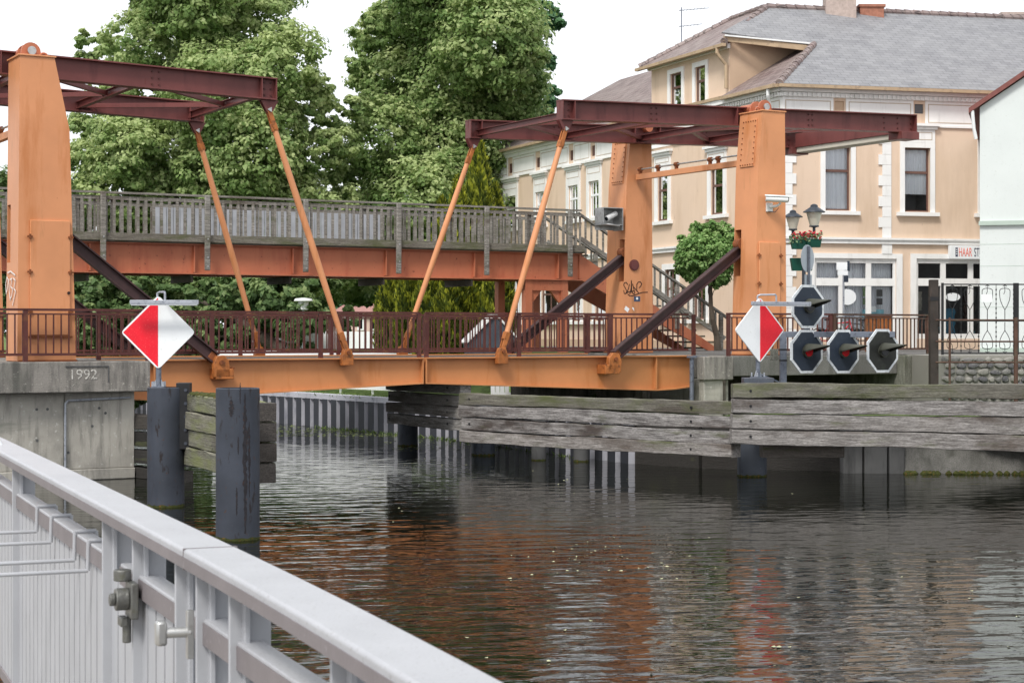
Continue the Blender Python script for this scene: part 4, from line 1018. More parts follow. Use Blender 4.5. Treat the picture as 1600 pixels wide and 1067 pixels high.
# trim: frieze, panels, cornice with dentils, belt course, quoins, plinth
def trim(fc, L, skip=(), vents=(), pan=2.0):
    t_ = MB(); B = lambda *a: fc.box(t_, *a)
    B(-.06, L, EZ-.30, EZ-.16, .003, .10); B(-.12, L, EZ-.155, EZ-.0, .003, .22)
    B(-.03, L, EZ-1.14, EZ-1.08, .003, .06)
    zb = Z(377, 57); B(-.04, L, zb-.10, zb+.02, .003, .09); B(-.06, L, zb+.024, zb+.09, .003, .14)
    t_.build('cornice', 'trim_white', house, smooth=False)
    fr_ = MB(); last = 0; segs = []
    cuts = sorted([(v_[0]-.05, v_[1]+.05) for v_ in vents]); cur = .0
    for a, c_ in cuts+[(L, L)]:
        if a-cur > .1: segs.append((cur, a))
        cur = c_
    ln = MB()
    for a, c_ in segs:
        fc.box(fr_, a, c_, EZ-1.076, EZ-.304, .003, .03)
        k = max(1, round((c_-a)/pan)); 
        for i in range(k):
            p0, p1 = a+(c_-a)*i/k+.09, a+(c_-a)*(i+1)/k-.09
            if p1-p0 < .3: continue
            q0, q1 = EZ-1.0, EZ-.40
            for q in ((p0, p1, q0, q0+.03), (p0, p1, q1-.03, q1), (p0, p0+.03, q0+.031, q1-.031), (p1-.03, p1, q0+.031, q1-.031)): fc.box(ln, *q, .031, .036)
    fr_.build('frieze', 'trim_white', house, smooth=False); ln.build('frieze_line', 'trim_line', house, smooth=False)
    dn = MB(); u = 0
    while u < min(L, 14): fc.box(dn, u, u+.07, EZ-.295, EZ-.18, .101, .15); u += .16
    dn.build('dentil_row', 'trim_white', house, smooth=False)
trim(FRt, LENR, vents=[v1, v2]); trim(FLt, LENL, vents=vl, pan=1.9)
def quoin(fc, uc, w0, z0, z1, one=False):
    q_ = MB(); z = z0; i = 0
    while z < z1-.05:
        h_ = min(.33, z1-z); e = .13 if i % 2 else 0
        fc.box(q_, uc-w0/2-(e if not one else 0), uc+w0/2+(e if one else 0), z+.004, z+h_-.004, .004, .045); z += h_; i += 1
    q_.build('quoin', 'trim_white', house, smooth=False)
ztop = EZ-1.145; zbelt = Z(377, 57)+.095
quoin(FRt, .17, .32, zbelt, ztop, True); quoin(FLt, .17, .3, zbelt, ztop, True); quoin(FLt, .17, .3, GZ, zbelt-.2, True)
quoin(FRt, .17, .32, GZ, zbelt-.2, True)
up = fR(1385, 300)[0]; quoin(FRt, up, .30, zbelt, ztop); FRt.box(pq := MB(), up-.17, up+.17, sh1[3]+.12, zbelt-.2, .004, .06); pq.build('pilaster', 'trim_white', house, smooth=False)
quoin(FLt, LENL-.17, .32, GZ, ztop)
for fc, L in ((FRt, LENR), (FLt, LENL)): fc.box(pl_ := MB(), 0, L, GZ-.3, GZ+.28, .003, .05) if fc is FLt else None; (pl_.build('plinth', 'plaster_tan', house, smooth=False) if fc is FLt else None)
# dormer cornice
dc = MB(); FLt.box(dc, dt0-.05, dt1+.1, DZ-.22, DZ-.06, .003, .12); dc.build('dormer_cornice', 'trim_white', house, smooth=False)
# shop fronts
def shopfront(r_, name, inside):
    u0, u1, z0, z1 = r_; s_ = MB(); B = lambda mb, *a: FRt.box(mb, *a)
    B(s_, u0-.20, u0-.002, GZ-.28, z1+.16, .002, .06); B(s_, u1+.002, u1+.20, GZ-.28, z1+.16, .002, .06); B(s_, u0-.002, u1+.002, z1+.002, z1+.16, .002, .06)
    zt_ = z1-.62; n_ = 3; wv = (u1-u0)/n_
    B(s_, u0, u1, z1-.14, z1, -.10, -.02); B(s_, u0, u1, zt_-.24, zt_, -.10, -.02); B(s_, u0, u1, z0, z0+.16, -.10, -.02)
    for i in range(n_+1):
        u = u0+wv*i; a, c_ = max(u0, u-.09), min(u1, u+.09)
        for e, g_ in ((z0+.161, zt_-.241), (zt_+.001, z1-.141)): B(s_, a, c_, e, g_, -.10, -.025)
    wn = s_.build(name, 'trim_white', house, smooth=False)
    MB().add([FRt.p(u0+.02, z0+.02, -.07), FRt.p(u1-.02, z0+.02, -.07), FRt.p(u1-.02, z1-.02, -.07), FRt.p(u0+.02, z1-.02, -.07)], [(0, 1, 2, 3)]).build('pane', 'glass', wn, smooth=False, recalc=False)
    e = 1.6; q = [FRt.p(a, c_, o_) for o_ in (-.222, -e) for a, c_ in ((u0, z0), (u1, z0), (u1, z1), (u0, z1))]
    MB().add(q, [(4, 5, 6, 7), (0, 1, 5, 4), (1, 2, 6, 5), (2, 3, 7, 6), (3, 0, 4, 7)]).build('room', inside, wn, smooth=False, recalc=False)
    return wn, wv
sa, wv = shopfront(sh1, 'shop_window', 'shop_inside')
u0, u1, z0, z1 = sh1
cv = MB(); n_ = 110; vs = []
for i in range(n_+1): u = u0+.05+(u1-u0-.1)*i/n_; o_ = -.30+.022*math.sin(i*1.9); vs += [FRt.p(u, z0+.3, o_), FRt.p(u, z1-.02, o_)]
cv.add(vs, [(2*i, 2*i+2, 2*i+3, 2*i+1) for i in range(n_)]).build('curtain', 'curtain', sa, recalc=False)
def poster(u, z, w_, h_, mt_, par, nm='poster', o_=-.11, oval=False):
    mb = MB()
    if oval: pts = [(u+w_/2*math.cos(2*math.pi*i/24), z+h_/2*math.sin(2*math.pi*i/24)) for i in range(24)]
    else: pts = [(u-w_/2, z-h_/2), (u+w_/2, z-h_/2), (u+w_/2, z+h_/2), (u-w_/2, z+h_/2)]
    k = len(pts); mb.add([FRt.p(a, c_, o_) for a, c_ in pts]+[FRt.p(a, c_, o_-.006) for a, c_ in pts], [tuple(range(k)), tuple(range(2*k-1, k-1, -1))]+[(i, i+k, (i+1) % k+k, (i+1) % k) for i in range(k)])
    return mb.build(nm, mt_, par, smooth=False)
ov = fR(1325, 464); poster(ov[0], ov[1], .62, .50, 'sign_white', sa, 'oval_sticker', .0-.012-.05, True)
po_ = fR(1366, 470)
for (a, c_, w_, h_, mm) in ((-.24, .28, .22, .28, 'leaf_col'), (-.24, -.02, .22, .2, 'leaf_col'), (.22, .25, .2, .22, 'concrete_dark'), (.22, -.02, .2, .2, 'concrete_dark'), (0, -.26, .2, .18, 'sign_white'), (0, -.45, .74, .35, 'cloth_sky')):
    if mm == 'leaf_col' and mm not in M: mat('leaf_col', (.18, .26, .13), .8, .5, 14)
    if mm == 'cloth_sky' and mm not in M: mat('cloth_sky', (.25, .50, .58), .8, .3, 8)
    poster(po_[0]+a, po_[1]+c_, w_, h_, mm, sa, o_=-.085 if mm != 'sign_white' else -.081)
sb_, wv = shopfront(sh2, 'shop_window', 'shop_inside')
ov = fR(1490, 464); poster(ov[0], ov[1], .52, .26, 'sign_white', sb_, 'oval_sticker', -.05, True)
u0, u1, z0, z1 = sh2
for (px, py, w_, h_, mm) in ((1494, 505, .5, .95, 'cloth_blue'), (1484, 525, .3, .6, 'cloth_sky'), (1526, 480, .4, .9, 'cloth_brown'), (1530, 530, .25, .5, 'cloth_sky'), (1446, 470, .25, .6, 'concrete'), (1440, 535, .2, .4, 'cloth_blue')):
    a, c_ = fR(px, py); rnd = random.Random(px); pts = []
    for i in range(9): pts.append((w_/2*(.55+.45*abs(math.cos(i*1.1+px))), c_-h_/2+h_*i/8))
    q_ = MB(); lf = [(a-x, z) for x, z in pts]; rt = [(a+x*.9, z) for x, z in reversed(pts)]; poly = lf+rt; k = len(poly)
    q_.add([FRt.p(x, z, -.45) for x, z in poly]+[FRt.p(x, z, -.6) for x, z in poly], [tuple(range(k)), tuple(range(2*k-1, k-1, -1))]+[(i, i+k, (i+1) % k+k, (i+1) % k) for i in range(k)])
    q_.build('hanging_clothes', mm, sb_, smooth=False)
ub0, zb1 = fR(1480, 384); _, zb0 = fR(1480, 405)
sg_ = thing('shop_sign', 'white box sign with red and dark lettering above the right shop window', 'shop sign', (0, 0, 0), 0)
sgx = K0+bR*ub0-nR*.02; sg_.location = (sgx.x, sgx.y, 0); sg_.rotation_euler = (0, 0, AR)
MB().box(0, 3.3, -.17, -.02, zb0, zb1).build('sign_box', 'sign_white', sg_, bevel=.012)
zt_ = (zb0+zb1)/2-.13; RX = Matrix.Rotation(R(90), 4, 'X')
text_mesh('HAAR', .40, 'lettering', 'letter_red', sg_, (.30, -.173, zt_), RX, .003, .44)
text_mesh('STUD', .40, 'lettering', 'letter_dark', sg_, (.84, -.173, zt_), RX, .003, .44)
text_mesh('IO', .40, 'lettering', 'letter_dark', sg_, (1.42, -.173, zt_), RX, .003, .44)
cm = MB().box(.19, .27, -.176, -.171, zt_-.01, zt_+.28); cm.build('comb_emblem', 'letter_dark', sg_)
MB().box(.21, .25, -.178, -.1765, zt_+.06, zt_+.09).box(.21, .25, -.178, -.1765, zt_+.13, zt_+.16).box(.21, .25, -.178, -.1765, zt_+.2, zt_+.23).build('comb_teeth', 'sign_white', sg_)
sc_ = MB().bar((1.27, -.175, zt_+.02), (1.35, -.175, zt_+.30), .004, .025).bar((1.38, -.178, zt_+.02), (1.25, -.178, zt_+.27), .004, .025); sc_.build('scissors_emblem', 'letter_red', sg_)

# roofs
SLR = .61; slopedepth = 5.3; RZ = EZ+.1+SLR*slopedepth+.12
upR = (nR+Vector((0, 0, SLR))).normalized()
tilemat('slate', [(.22, .22, .23), (.165, .165, .175), (.09, .09, .095), (.31, .31, .31)], .20, .34, tuple(bR), tuple(upR), .35)
upL = (-mL+Vector((0, 0, .62))).normalized()
tilemat('clay_tile', [(.14, .095, .09), (.235, .175, .165), (.06, .04, .04), (.36, .32, .29)], .30, .21, tuple(lL), tuple(upL), .9)
ez = EZ+.02
def V3(p, z): return (p.x, p.y, z)
ov_ = .32
# right slope (slate); x = distance along bR, depth along nR
def pr(u, dpt): return bR*u+nR*dpt
tD = dt0; dpth = (lL*tD).dot(nR); zD = DZ+.03
hipx = (lL*tD).dot(bR)
ridge_l = pr(hipx+2.0, slopedepth); 
e0 = pr(-.25, -ov_); e1 = pr(LENR, -ov_)
dL = lL*(tD-.15)+mL*.30
zs = lambda dpt: ez+.02+SLR*(dpt+ov_)
hipm = pr(.9, 1.35)          # where the corner hip meets the dormer side
rt_ = MB()
dpD = dL.dot(nR); 
c_top = lL*tD+mL*.30; c_back = pr(2.3, dpth-.9)
HP = pr(2.14, 2.5); HZ = zs(2.5)
rt_.add([V3(e0, zs(-ov_)), V3(e1, zs(-ov_)), V3(pr(LENR, slopedepth), zs(slopedepth)), V3(pr(hipx+2.15, slopedepth), zs(slopedepth)), V3(c_top, zs(c_top.dot(nR))), V3(HP, HZ)], [(0, 1, 2, 3, 4, 5)])
o = rt_.build('roof', 'slate', house, smooth=False, recalc=False); so_ = o.modifiers.new('t', 'SOLIDIFY'); so_.thickness = .05; so_.offset = 0
# left slope, lower part between corner and dormer and beyond
def pl_f(t, dpt): return lL*t-mL*dpt
zl_ = lambda dpt: ez+.02+.62*(dpt+ov_)
lt = MB()
lt.add([V3(e0, zs(-ov_)), V3(HP, HZ), V3(pl_f(tD, 2.6), HZ), V3(pl_f(tD, -ov_), zs(-ov_))], [(0, 1, 2, 3)])
lt.add([V3(pl_f(dt1, -ov_), zl_(-ov_)), V3(pl_f(dt1, 4.6), zl_(4.6)), V3(pl_f(LENL-3.2, 4.6), zl_(4.6)), V3(pl_f(LENL+.3, -ov_), zl_(-ov_))], [(0, 1, 2, 3)])
lt.add([V3(pl_f(LENL+.3, -ov_), zl_(-ov_)), V3(pl_f(LENL-3.2, 4.6), zl_(4.6)), V3(pl_f(LENL+.3, 9.5), zl_(-ov_))], [(0, 1, 2)])
lt.add([V3(pl_f(dt1, 4.6), zl_(4.6)), V3(pl_f(dt1, 9.5), zl_(-ov_)), V3(pl_f(LENL+.3, 9.5), zl_(-ov_)), V3(pl_f(LENL-3.2, 4.6), zl_(4.6))], [(0, 1, 2, 3)])
# dormer roof: front slope with hips
za = DZ+.02; RZ2 = zs(slopedepth)
r0 = pr(hipx+2.15, slopedepth); r1 = pl_f(dt1-1.2, 2.6)
lt.add([V3(pl_f(tD-.15, -.32), za-.12), V3(r0, RZ2), V3(r1, RZ2), V3(pl_f(dt1+.35, -.32), za-.12)], [(0, 1, 2, 3)])
lt.add([V3(pl_f(dt1+.35, -.32), za-.12), V3(r1, RZ2), V3(pl_f(dt1+.35, 5.5), za-.12)], [(0, 1, 2)])
o = lt.build('roof', 'clay_tile', house, smooth=False, recalc=False); so_ = o.modifiers.new('t', 'SOLIDIFY'); so_.thickness = .05; so_.offset = 0
# hip and ridge tiles
def ridge(pts, name='ridge_tile'):
    mb = MB()
    for a, c_ in zip(pts[:-1], pts[1:]):
        a = Vector(a); c_ = Vector(c_); L = (c_-a).length; k = max(1, int(L/.34)); d = (c_-a)/k
        for i in range(k): mb.tube(a+d*i, a+d*(i+1.08), .13, .10, 9)
    mb.build(name, 'clay_tile', house)
ridge([V3(pr(-.2, -ov_+.05), zs(-ov_)+.03), V3(HP, HZ+.03)])
ridge([V3(pl_f(tD-.15, -.3), za-.06), V3(r0, RZ2+.03)]); ridge([V3(pl_f(dt1+.35, -.3), za-.08), V3(r1, RZ2+.03), V3(r0, RZ2+.03)])
ridge([V3(r0, RZ2+.03), V3(pr(LENR, slopedepth), RZ2+.04)])
rb2 = MB(); rb2.add([V3(r0, RZ2-.02), V3(pr(LENR, slopedepth), RZ2-.02), V3(pr(LENR, 11), EZ), V3(pr(hipx+2.15, 11), EZ)], [(0, 1, 2, 3)]); rb2.build('rear_roof', 'slate', house, smooth=False, recalc=False)
# flashing strip, fascia boards, gutters, downpipes
gt = MB()
def gut(a, c_, mb): mb.bar(a, c_, .14, .10); 
gut(V3(pr(-.25, -ov_-.05), zs(-ov_)-.05), V3(pr(LENR, -ov_-.05), zs(-ov_)-.05), gt); gut(V3(pl_f(-.25, -ov_-.05), zl_(-ov_)-.05), V3(pl_f(tD+.0, -ov_-.05), zl_(-ov_)-.05), gt)
gut(V3(pl_f(dt1, -ov_-.05), zl_(-ov_)-.05), V3(pl_f(LENL+.35, -ov_-.05), zl_(-ov_)-.05), gt); gut(V3(pl_f(tD-.3, -.38), za-.18), V3(pl_f(dt1+.45, -.38), za-.18), gt)
gt.build('gutter', 'gutter', house)
fs_ = MB(); fs_.bar(V3(pr(.0, -.14), EZ+.05), V3(pr(LENR, -.14), EZ+.05), .26, .10); fs_.bar(V3(pl_f(0, -.14), EZ+.05), V3(pl_f(LENL, -.14), EZ+.05), .26, .10); fs_.bar(V3(pl_f(tD, -.16), DZ-.10), V3(pl_f(dt1+.2, -.16), DZ-.10), .3, .07)
a_ = lL*tD+bR*.0; fs_.bar(V3(pl_f(tD-.12, -.3), zs((pl_f(tD-.12, -.3)).dot(nR))-.13), V3(HP, HZ-.12), .10, .18)
fs_.build('fascia', 'gutter', house)
fl_ = MB(); fl_.bar(V3(pl_f(tD-.2, -.3), zs((pl_f(tD-.2, -.3)).dot(nR))+.0), V3(HP, HZ+.04), .14, .05); fl_.build('flashing', 'zinc_white', house)
dp = MB(); 
q0 = Vector(V3(pl_f(.25, -.36), zl_(-ov_)-.1)); dp.path([q0, q0+Vector((0, 0, -.22)), Vector(V3(pl_f(.45, -.12), EZ-.75)), Vector(V3(pl_f(.45, -.12), GZ))], .055)
dp.build('downpipe', 'zinc_white', house)
dp = MB(); q0 = Vector(V3(pl_f(tD+.12, -.4), za-.2)); dp.path([q0, q0+Vector((0, 0, -.22)), Vector(V3(pl_f(tD+.06, -.10), DZ-.75)), Vector(V3(pl_f(tD+.06, -.10), EZ+.35))], .06); dp.build('downpipe', 'gutter', house)
dp = MB(); q0 = Vector(V3(pl_f(LENL-.1, -.36), zl_(-ov_)-.1)); dp.path([q0, q0+Vector((0, 0, -.25)), Vector(V3(pl_f(LENL-.1, -.10), EZ-1)), Vector(V3(pl_f(LENL-.1, -.10), GZ))], .07); dp.build('downpipe', 'zinc_white', house)
# body behind the facades so nothing is see-through
bk = MB(); e_ = 9.0
pts = [lL*0, bR*LENR, bR*LENR+nR*10, lL*LENL+Vector((9, 3, 0)), lL*LENL]
ctr = Vector((0, 0, 0))
ins = [pr(1.3, 1.3), pr(LENR, 1.3), pr(LENR, 10.5), Vector((pl_f(LENL, 9.2).x, pl_f(LENL, 9.2).y, 0)), pl_f(LENL, 1.3)]
k = 5; bk.add([(p.x, p.y, GZ-.3) for p in ins]+[(p.x, p.y, EZ-.02) for p in ins], [tuple(range(k)), tuple(range(2*k-1, k-1, -1))]+[(i, i+k, (i+1) % k+k, (i+1) % k) for i in range(k)])
bk.build('inner_wall', 'room_dark', house, smooth=False)
ew = MB(); a = pl_f(LENL-.001, 0); c_ = pl_f(LENL-.001, 9.2); ew.add([(a.x, a.y, GZ-.3), (c_.x, c_.y, GZ-.3), (c_.x, c_.y, EZ), (a.x, a.y, EZ)], [(0, 1, 2, 3)]); ew.build('end_wall', 'plaster', house, smooth=False)
# chimneys
def chim(px0, px1, ytop, Y, mt_, lab):
    x0, x1 = X(px0, Y)-K0.x, X(px1, Y)-K0.x; zt2 = Z(ytop, Y)
    c_ = MB().box(x0, x1, Y-K0.y-.35, Y-K0.y+.35, RZ2-.8, zt2).box(x0-.05, x1+.05, Y-K0.y-.4, Y-K0.y+.4, zt2+.001, zt2+.09); o = c_.build('chimney', mt_, house, smooth=False); o['label'] = lab
chim(1288, 1335, -8, 62.0, 'brick_grey', 'wide pale chimney on the slate roof'); chim(1341, 1378, 14, 62.4, 'brick_red', 'low red brick chimney')
chim(1562, 1595, 26, 65, 'brick_grey', 'low grey chimney at the right end')
# antenna
an = thing('roof_antenna', 'thin television antenna rising left of the dormer roof', 'antenna', (0, 0, 0)); Ya = 66.5; q = P(1065, 75, Ya); an.location = (q.x, q.y, 8.5)
MB().tube((0, 0, 0), (0, 0, Z(12, Ya)-8.5), .022, n=6).build('mast', 'galv_post', an)
ae = MB()
for py, L, k in ((17, 1.05, 8), (42, .8, 6)):
    z = Z(py, Ya)-8.5; ae.tube((-.1, 0, z), (L, .3, z+.15), .012, n=5)
    for i in range(k): x = -.05+L*i/k; ae.tube((x, .3*x-.22, z+.15*x), (x, .3*x+.22, z+.15*x), .007, n=4)
ae.build('antenna_element', 'galv_post', an)

# ---------------------------------------------------------------- pale house at the right edge
ph = thing('pale_house', 'pale green-white gabled house at the right edge with dark red verge', 'house', (X(1531, 50.5), 50.5, 0), 0)
ap = R(-16.5); PH = Facade(Vector((math.cos(ap), math.sin(ap), 0)), Vector((math.sin(ap), -math.cos(ap), 0)))
z0v = Z(168, 50.5); sl_ = .66; Lp = 9
mb = MB(); 
def wl_(u, o_): return PH.p(u, z0v+sl_*min(u, 2*4.5-u), o_)
mb.add([PH.p(0, GZ-.4), PH.p(9, GZ-.4), PH.p(9, z0v), PH.p(4.5, z0v+sl_*4.5), PH.p(0, z0v), PH.p(0, GZ-.4, -10), PH.p(9, GZ-.4, -10), PH.p(9, z0v, -10), PH.p(4.5, z0v+sl_*4.5, -10), PH.p(0, z0v, -10)], [(0, 1, 2, 3, 4), (9, 8, 7, 6, 5), (0, 4, 9, 5), (1, 6, 7, 2)])
mb.build('wall', 'plaster_pale', ph, smooth=False)
mb = MB(); 
for s_ in (-1, 1):
    a, c_ = (-.30, 4.5) if s_ < 0 else (9.3, 4.5); z_a = z0v-.2
    mb.add([PH.p(a, z_a+.03, .18), PH.p(c_, z0v+sl_*4.5+.05, .18), PH.p(c_, z0v+sl_*4.5+.05, -10), PH.p(a, z_a+.03, -10), PH.p(a, z_a+.17, .18), PH.p(c_, z0v+sl_*4.5+.2, .18), PH.p(c_, z0v+sl_*4.5+.2, -10), PH.p(a, z_a+.17, -10)], [(0,1,2,3),(4,5,6,7),(0,1,5,4),(3,2,6,7),(0,3,7,4)])
mb.build('roof', 'verge_tile', ph, smooth=False)
zl2 = Z(347, 50.5); mb = MB(); PH.box(mb, -.03, 9, zl2-.10, zl2+.02, .003, .09); mb.build('ledge', 'ledge_green', ph, smooth=False)
mb = MB(); 
for z in (Z(382, 50.5), Z(416, 50.5), Z(480, 50.5)): PH.box(mb, 0, 9, z-.006, z+.006, .001, .004)
PH.box(mb, .0, 9, GZ-.4, GZ+.12, .003, .06); mb.build('plaster_joint', 'ledge_green', ph, smooth=False)
mb = MB(); q = Vector(PH.p(-.2, z0v-.1, .12)); mb.path([q, Vector(PH.p(-.16, z0v-.6, .1)), Vector(PH.p(-.1, z0v-.9, .08))], .05); mb.build('downpipe', 'zinc_white', ph)

# ---------------------------------------------------------------- street furniture
YLp = 48.5
sl2 = thing('street_lamp', 'dark two headed street lamp with flower boxes behind the right tower', 'street lamp', (X(1256, YLp), YLp, GZ))
zz = lambda py: Z(py, YLp)-GZ
MB().tube((0, 0, 0), (0, 0, 1.0), .09, .07).tube((0, 0, 1.0), (0, 0, zz(366)), .06, .045).build('pole', 'lamp_metal', sl2)
arm = MB()
for px_, pyb, pyt in ((1239, 358, 366), (1272, 353, 366)): x_ = X(px_, YLp)-X(1256, YLp); arm.tube((0, 0, zz(366)), (x_, 0, zz(366)), .022); arm.tube((0, 0, zz(371)), (x_, 0, zz(371)), .018); arm.tube((x_, 0, zz(372)), (x_, 0, zz(pyb)), .04)
arm.build('cross_arm', 'lamp_metal', sl2)
for px_, yb_, s_ in ((1239, 359, .92), (1272, 354, 1.05)):
    x_ = X(px_, YLp)-X(1256, YLp); zb_ = zz(yb_)
    g_ = MB().lathe([(.11*s_, .02), (.20*s_, .34*s_), (.20*s_, .36*s_)], (x_, 0, zb_), 12).build('lantern', 'lantern_glass', sl2)
    MB().lathe([(.05, -.03), (.13*s_, -.01), (.13*s_, .02)], (x_, 0, zb_), 12).lathe([(.29*s_, .36*s_), (.28*s_, .385*s_), (.10*s_, .50*s_), (.09*s_, .55*s_), (.03, .58*s_)], (x_, 0, zb_), 20).build('lantern_cap', 'lamp_metal', g_)
def planter(label, px_, py_, w_, h_, dy, flowers=True):
    t = thing('flower_box', label, 'flower box', (X(px_, YLp), YLp-.22+dy, Z(py_, YLp)-h_/2))
    MB().add([(-w_*.42, -.12, 0), (w_*.42, -.12, 0), (w_*.42, .12, 0), (-w_*.42, .12, 0), (-w_/2, -.15, h_), (w_/2, -.15, h_), (w_/2, .15, h_), (-w_/2, .15, h_)], [(0,3,2,1),(4,5,6,7),(0,1,5,4),(1,2,6,5),(2,3,7,6),(3,0,4,7)]).build('box', 'planter_green', t)
    if flowers:
        rnd = random.Random(px_); lf = MB(); fl = MB()
        for i in range(130):
            p = Vector((rnd.uniform(-w_*.55, w_*.55), rnd.uniform(-.2, .2), h_+rnd.uniform(-.06, .16))); s_ = .045
            d1 = Vector((rnd.gauss(0, 1), rnd.gauss(0, 1), rnd.gauss(0, 1))).normalized()*s_; d2 = d1.cross(Vector((rnd.gauss(0, 1), rnd.gauss(0, 1), rnd.gauss(0, 1)))).normalized()*s_*.7
            (fl if i % 5 == 0 and p.z > h_ else lf).add([p-d1, p-d2, p+d1, p+d2], [(0, 1, 2, 3)])
        lf.build('leaves', 'leaf_col', t, smooth=False, recalc=False)
        for i in range(16):
            p = Vector((rnd.uniform(-w_*.5, w_*.5), rnd.uniform(-.2, .05), h_+rnd.uniform(.05, .22))); fl.lathe([(.012, -.02), (.035, 0), (.02, .025)], p, 6)
        fl.build('blossom', 'petal_red', t, smooth=False, recalc=False)
planter('green flower box with red geraniums under the left lantern', 1247, 383, .46, .24, 0); planter('green flower box with red geraniums under the right lantern', 1268, 381, .40, .22, -.1)
planter('plain dark green box below the round traffic sign', 1254, 413, .62, .34, .35, False)
rs = thing('round_sign', 'grey back of a round traffic sign on a post behind the topmost signal board', 'traffic sign', (X(1264, 46.8), 46.8, GZ), R(50))
MB().tube((0, 0, 0), (0, 0, Z(385, 46.8)-GZ), .035).build('post', 'galv_post', rs)
zc = Z(404, 46.8)-GZ; pts = [(.33*math.cos(2*math.pi*i/28), zc+.36*math.sin(2*math.pi*i/28)) for i in range(28)]
MB().prism(pts, .04, .05).build('disc', 'sign_back', rs); MB().box(-.14, .22, .041, .049, zc-.80, zc-.42).build('plate', 'sign_back', rs)
bs = thing('bus_stop_sign', 'thin post with small white panels in front of the left shop window', 'street sign', (X(1318, 50), 50, GZ))
MB().tube((0, 0, 0), (0, 0, Z(430, 50)-GZ), .028).build('post', 'galv', bs)
MB().box(-.20, .10, -.03, .0, Z(422, 50)-GZ, Z(410, 50)-GZ).box(-.17, .12, -.03, 0, Z(430, 50)-GZ, Z(423, 50)-GZ).build('panel', 'sign_white', bs)
MB().box(.10, .17, -.01, .03, Z(424, 50)-GZ, Z(408, 50)-GZ).box(.0, .13, -.028, .03, Z(441, 50)-GZ, Z(431, 50)-GZ).build('panel', 'board_blue', bs)

# brown stone planters / litter bin seen through the railing, two bicycles
bn = thing('litter_bin', 'brown slatted bin in front of the left shop window', 'litter bin', (X(1372, 50), 50, GZ)); mb = MB()
for i in range(9): x_ = -.30+.075*i; mb.box(x_-.03, x_+.03, -.2, -.17, .05, .98)
mb.box(-.33, .33, -.165, .2, .02, 1.0); mb.build('slats', 'bracket_orange', bn); MB().box(-.36, .36, -.23, .23, 1.002, 1.05).build('lid', 'frame_brown', bn)
def bicycle(label, x, y, rz, col):
    t = thing('bicycle', label, 'bicycle', (x, y, GZ), rz, 'bicycles parked before the left shop')
    for xx in (-.52, .52):
        w_ = MB(); n_ = 20; c = [(xx+.33*math.cos(2*math.pi*i/n_), 0, .34+.33*math.sin(2*math.pi*i/n_)) for i in range(n_+1)]
        w_.path(c, .016, 6); 
        for i in range(0, n_, 2): w_.tube((xx, 0, .34), c[i], .003, n=3)
        w_.build('wheel', 'black_iron', t)
    f_ = MB().tube((-.52, 0, .34), (-.12, 0, .30), .012).tube((-.52, 0, .34), (-.22, 0, .80), .01).tube((-.12, 0, .30), (-.24, 0, .86), .016).tube((-.12, 0, .30), (.38, 0, .78), .018).tube((-.22, 0, .78), (.36, 0, .84), .016).tube((.52, 0, .34), (.36, 0, .95), .014)
    f_.build('frame', col, t)
    MB().box(-.36, -.14, -.07, .07, .88, .93).build('saddle', 'black_iron', t, bevel=.02); MB().tube((.36, -.27, 1.0), (.36, .27, 1.0), .014).tube((.36, 0, .95), (.36, 0, 1.0), .014).build('handlebar', 'galv_post', t)
bicycle('bicycle parked in front of the shop, left of the thin sign post', X(1308, 49), 49.0, R(15), 'petal_red'); bicycle('dark bicycle parked by the shop, right of the thin sign post', X(1335, 50.6), 50.6, R(-165), 'lamp_metal')

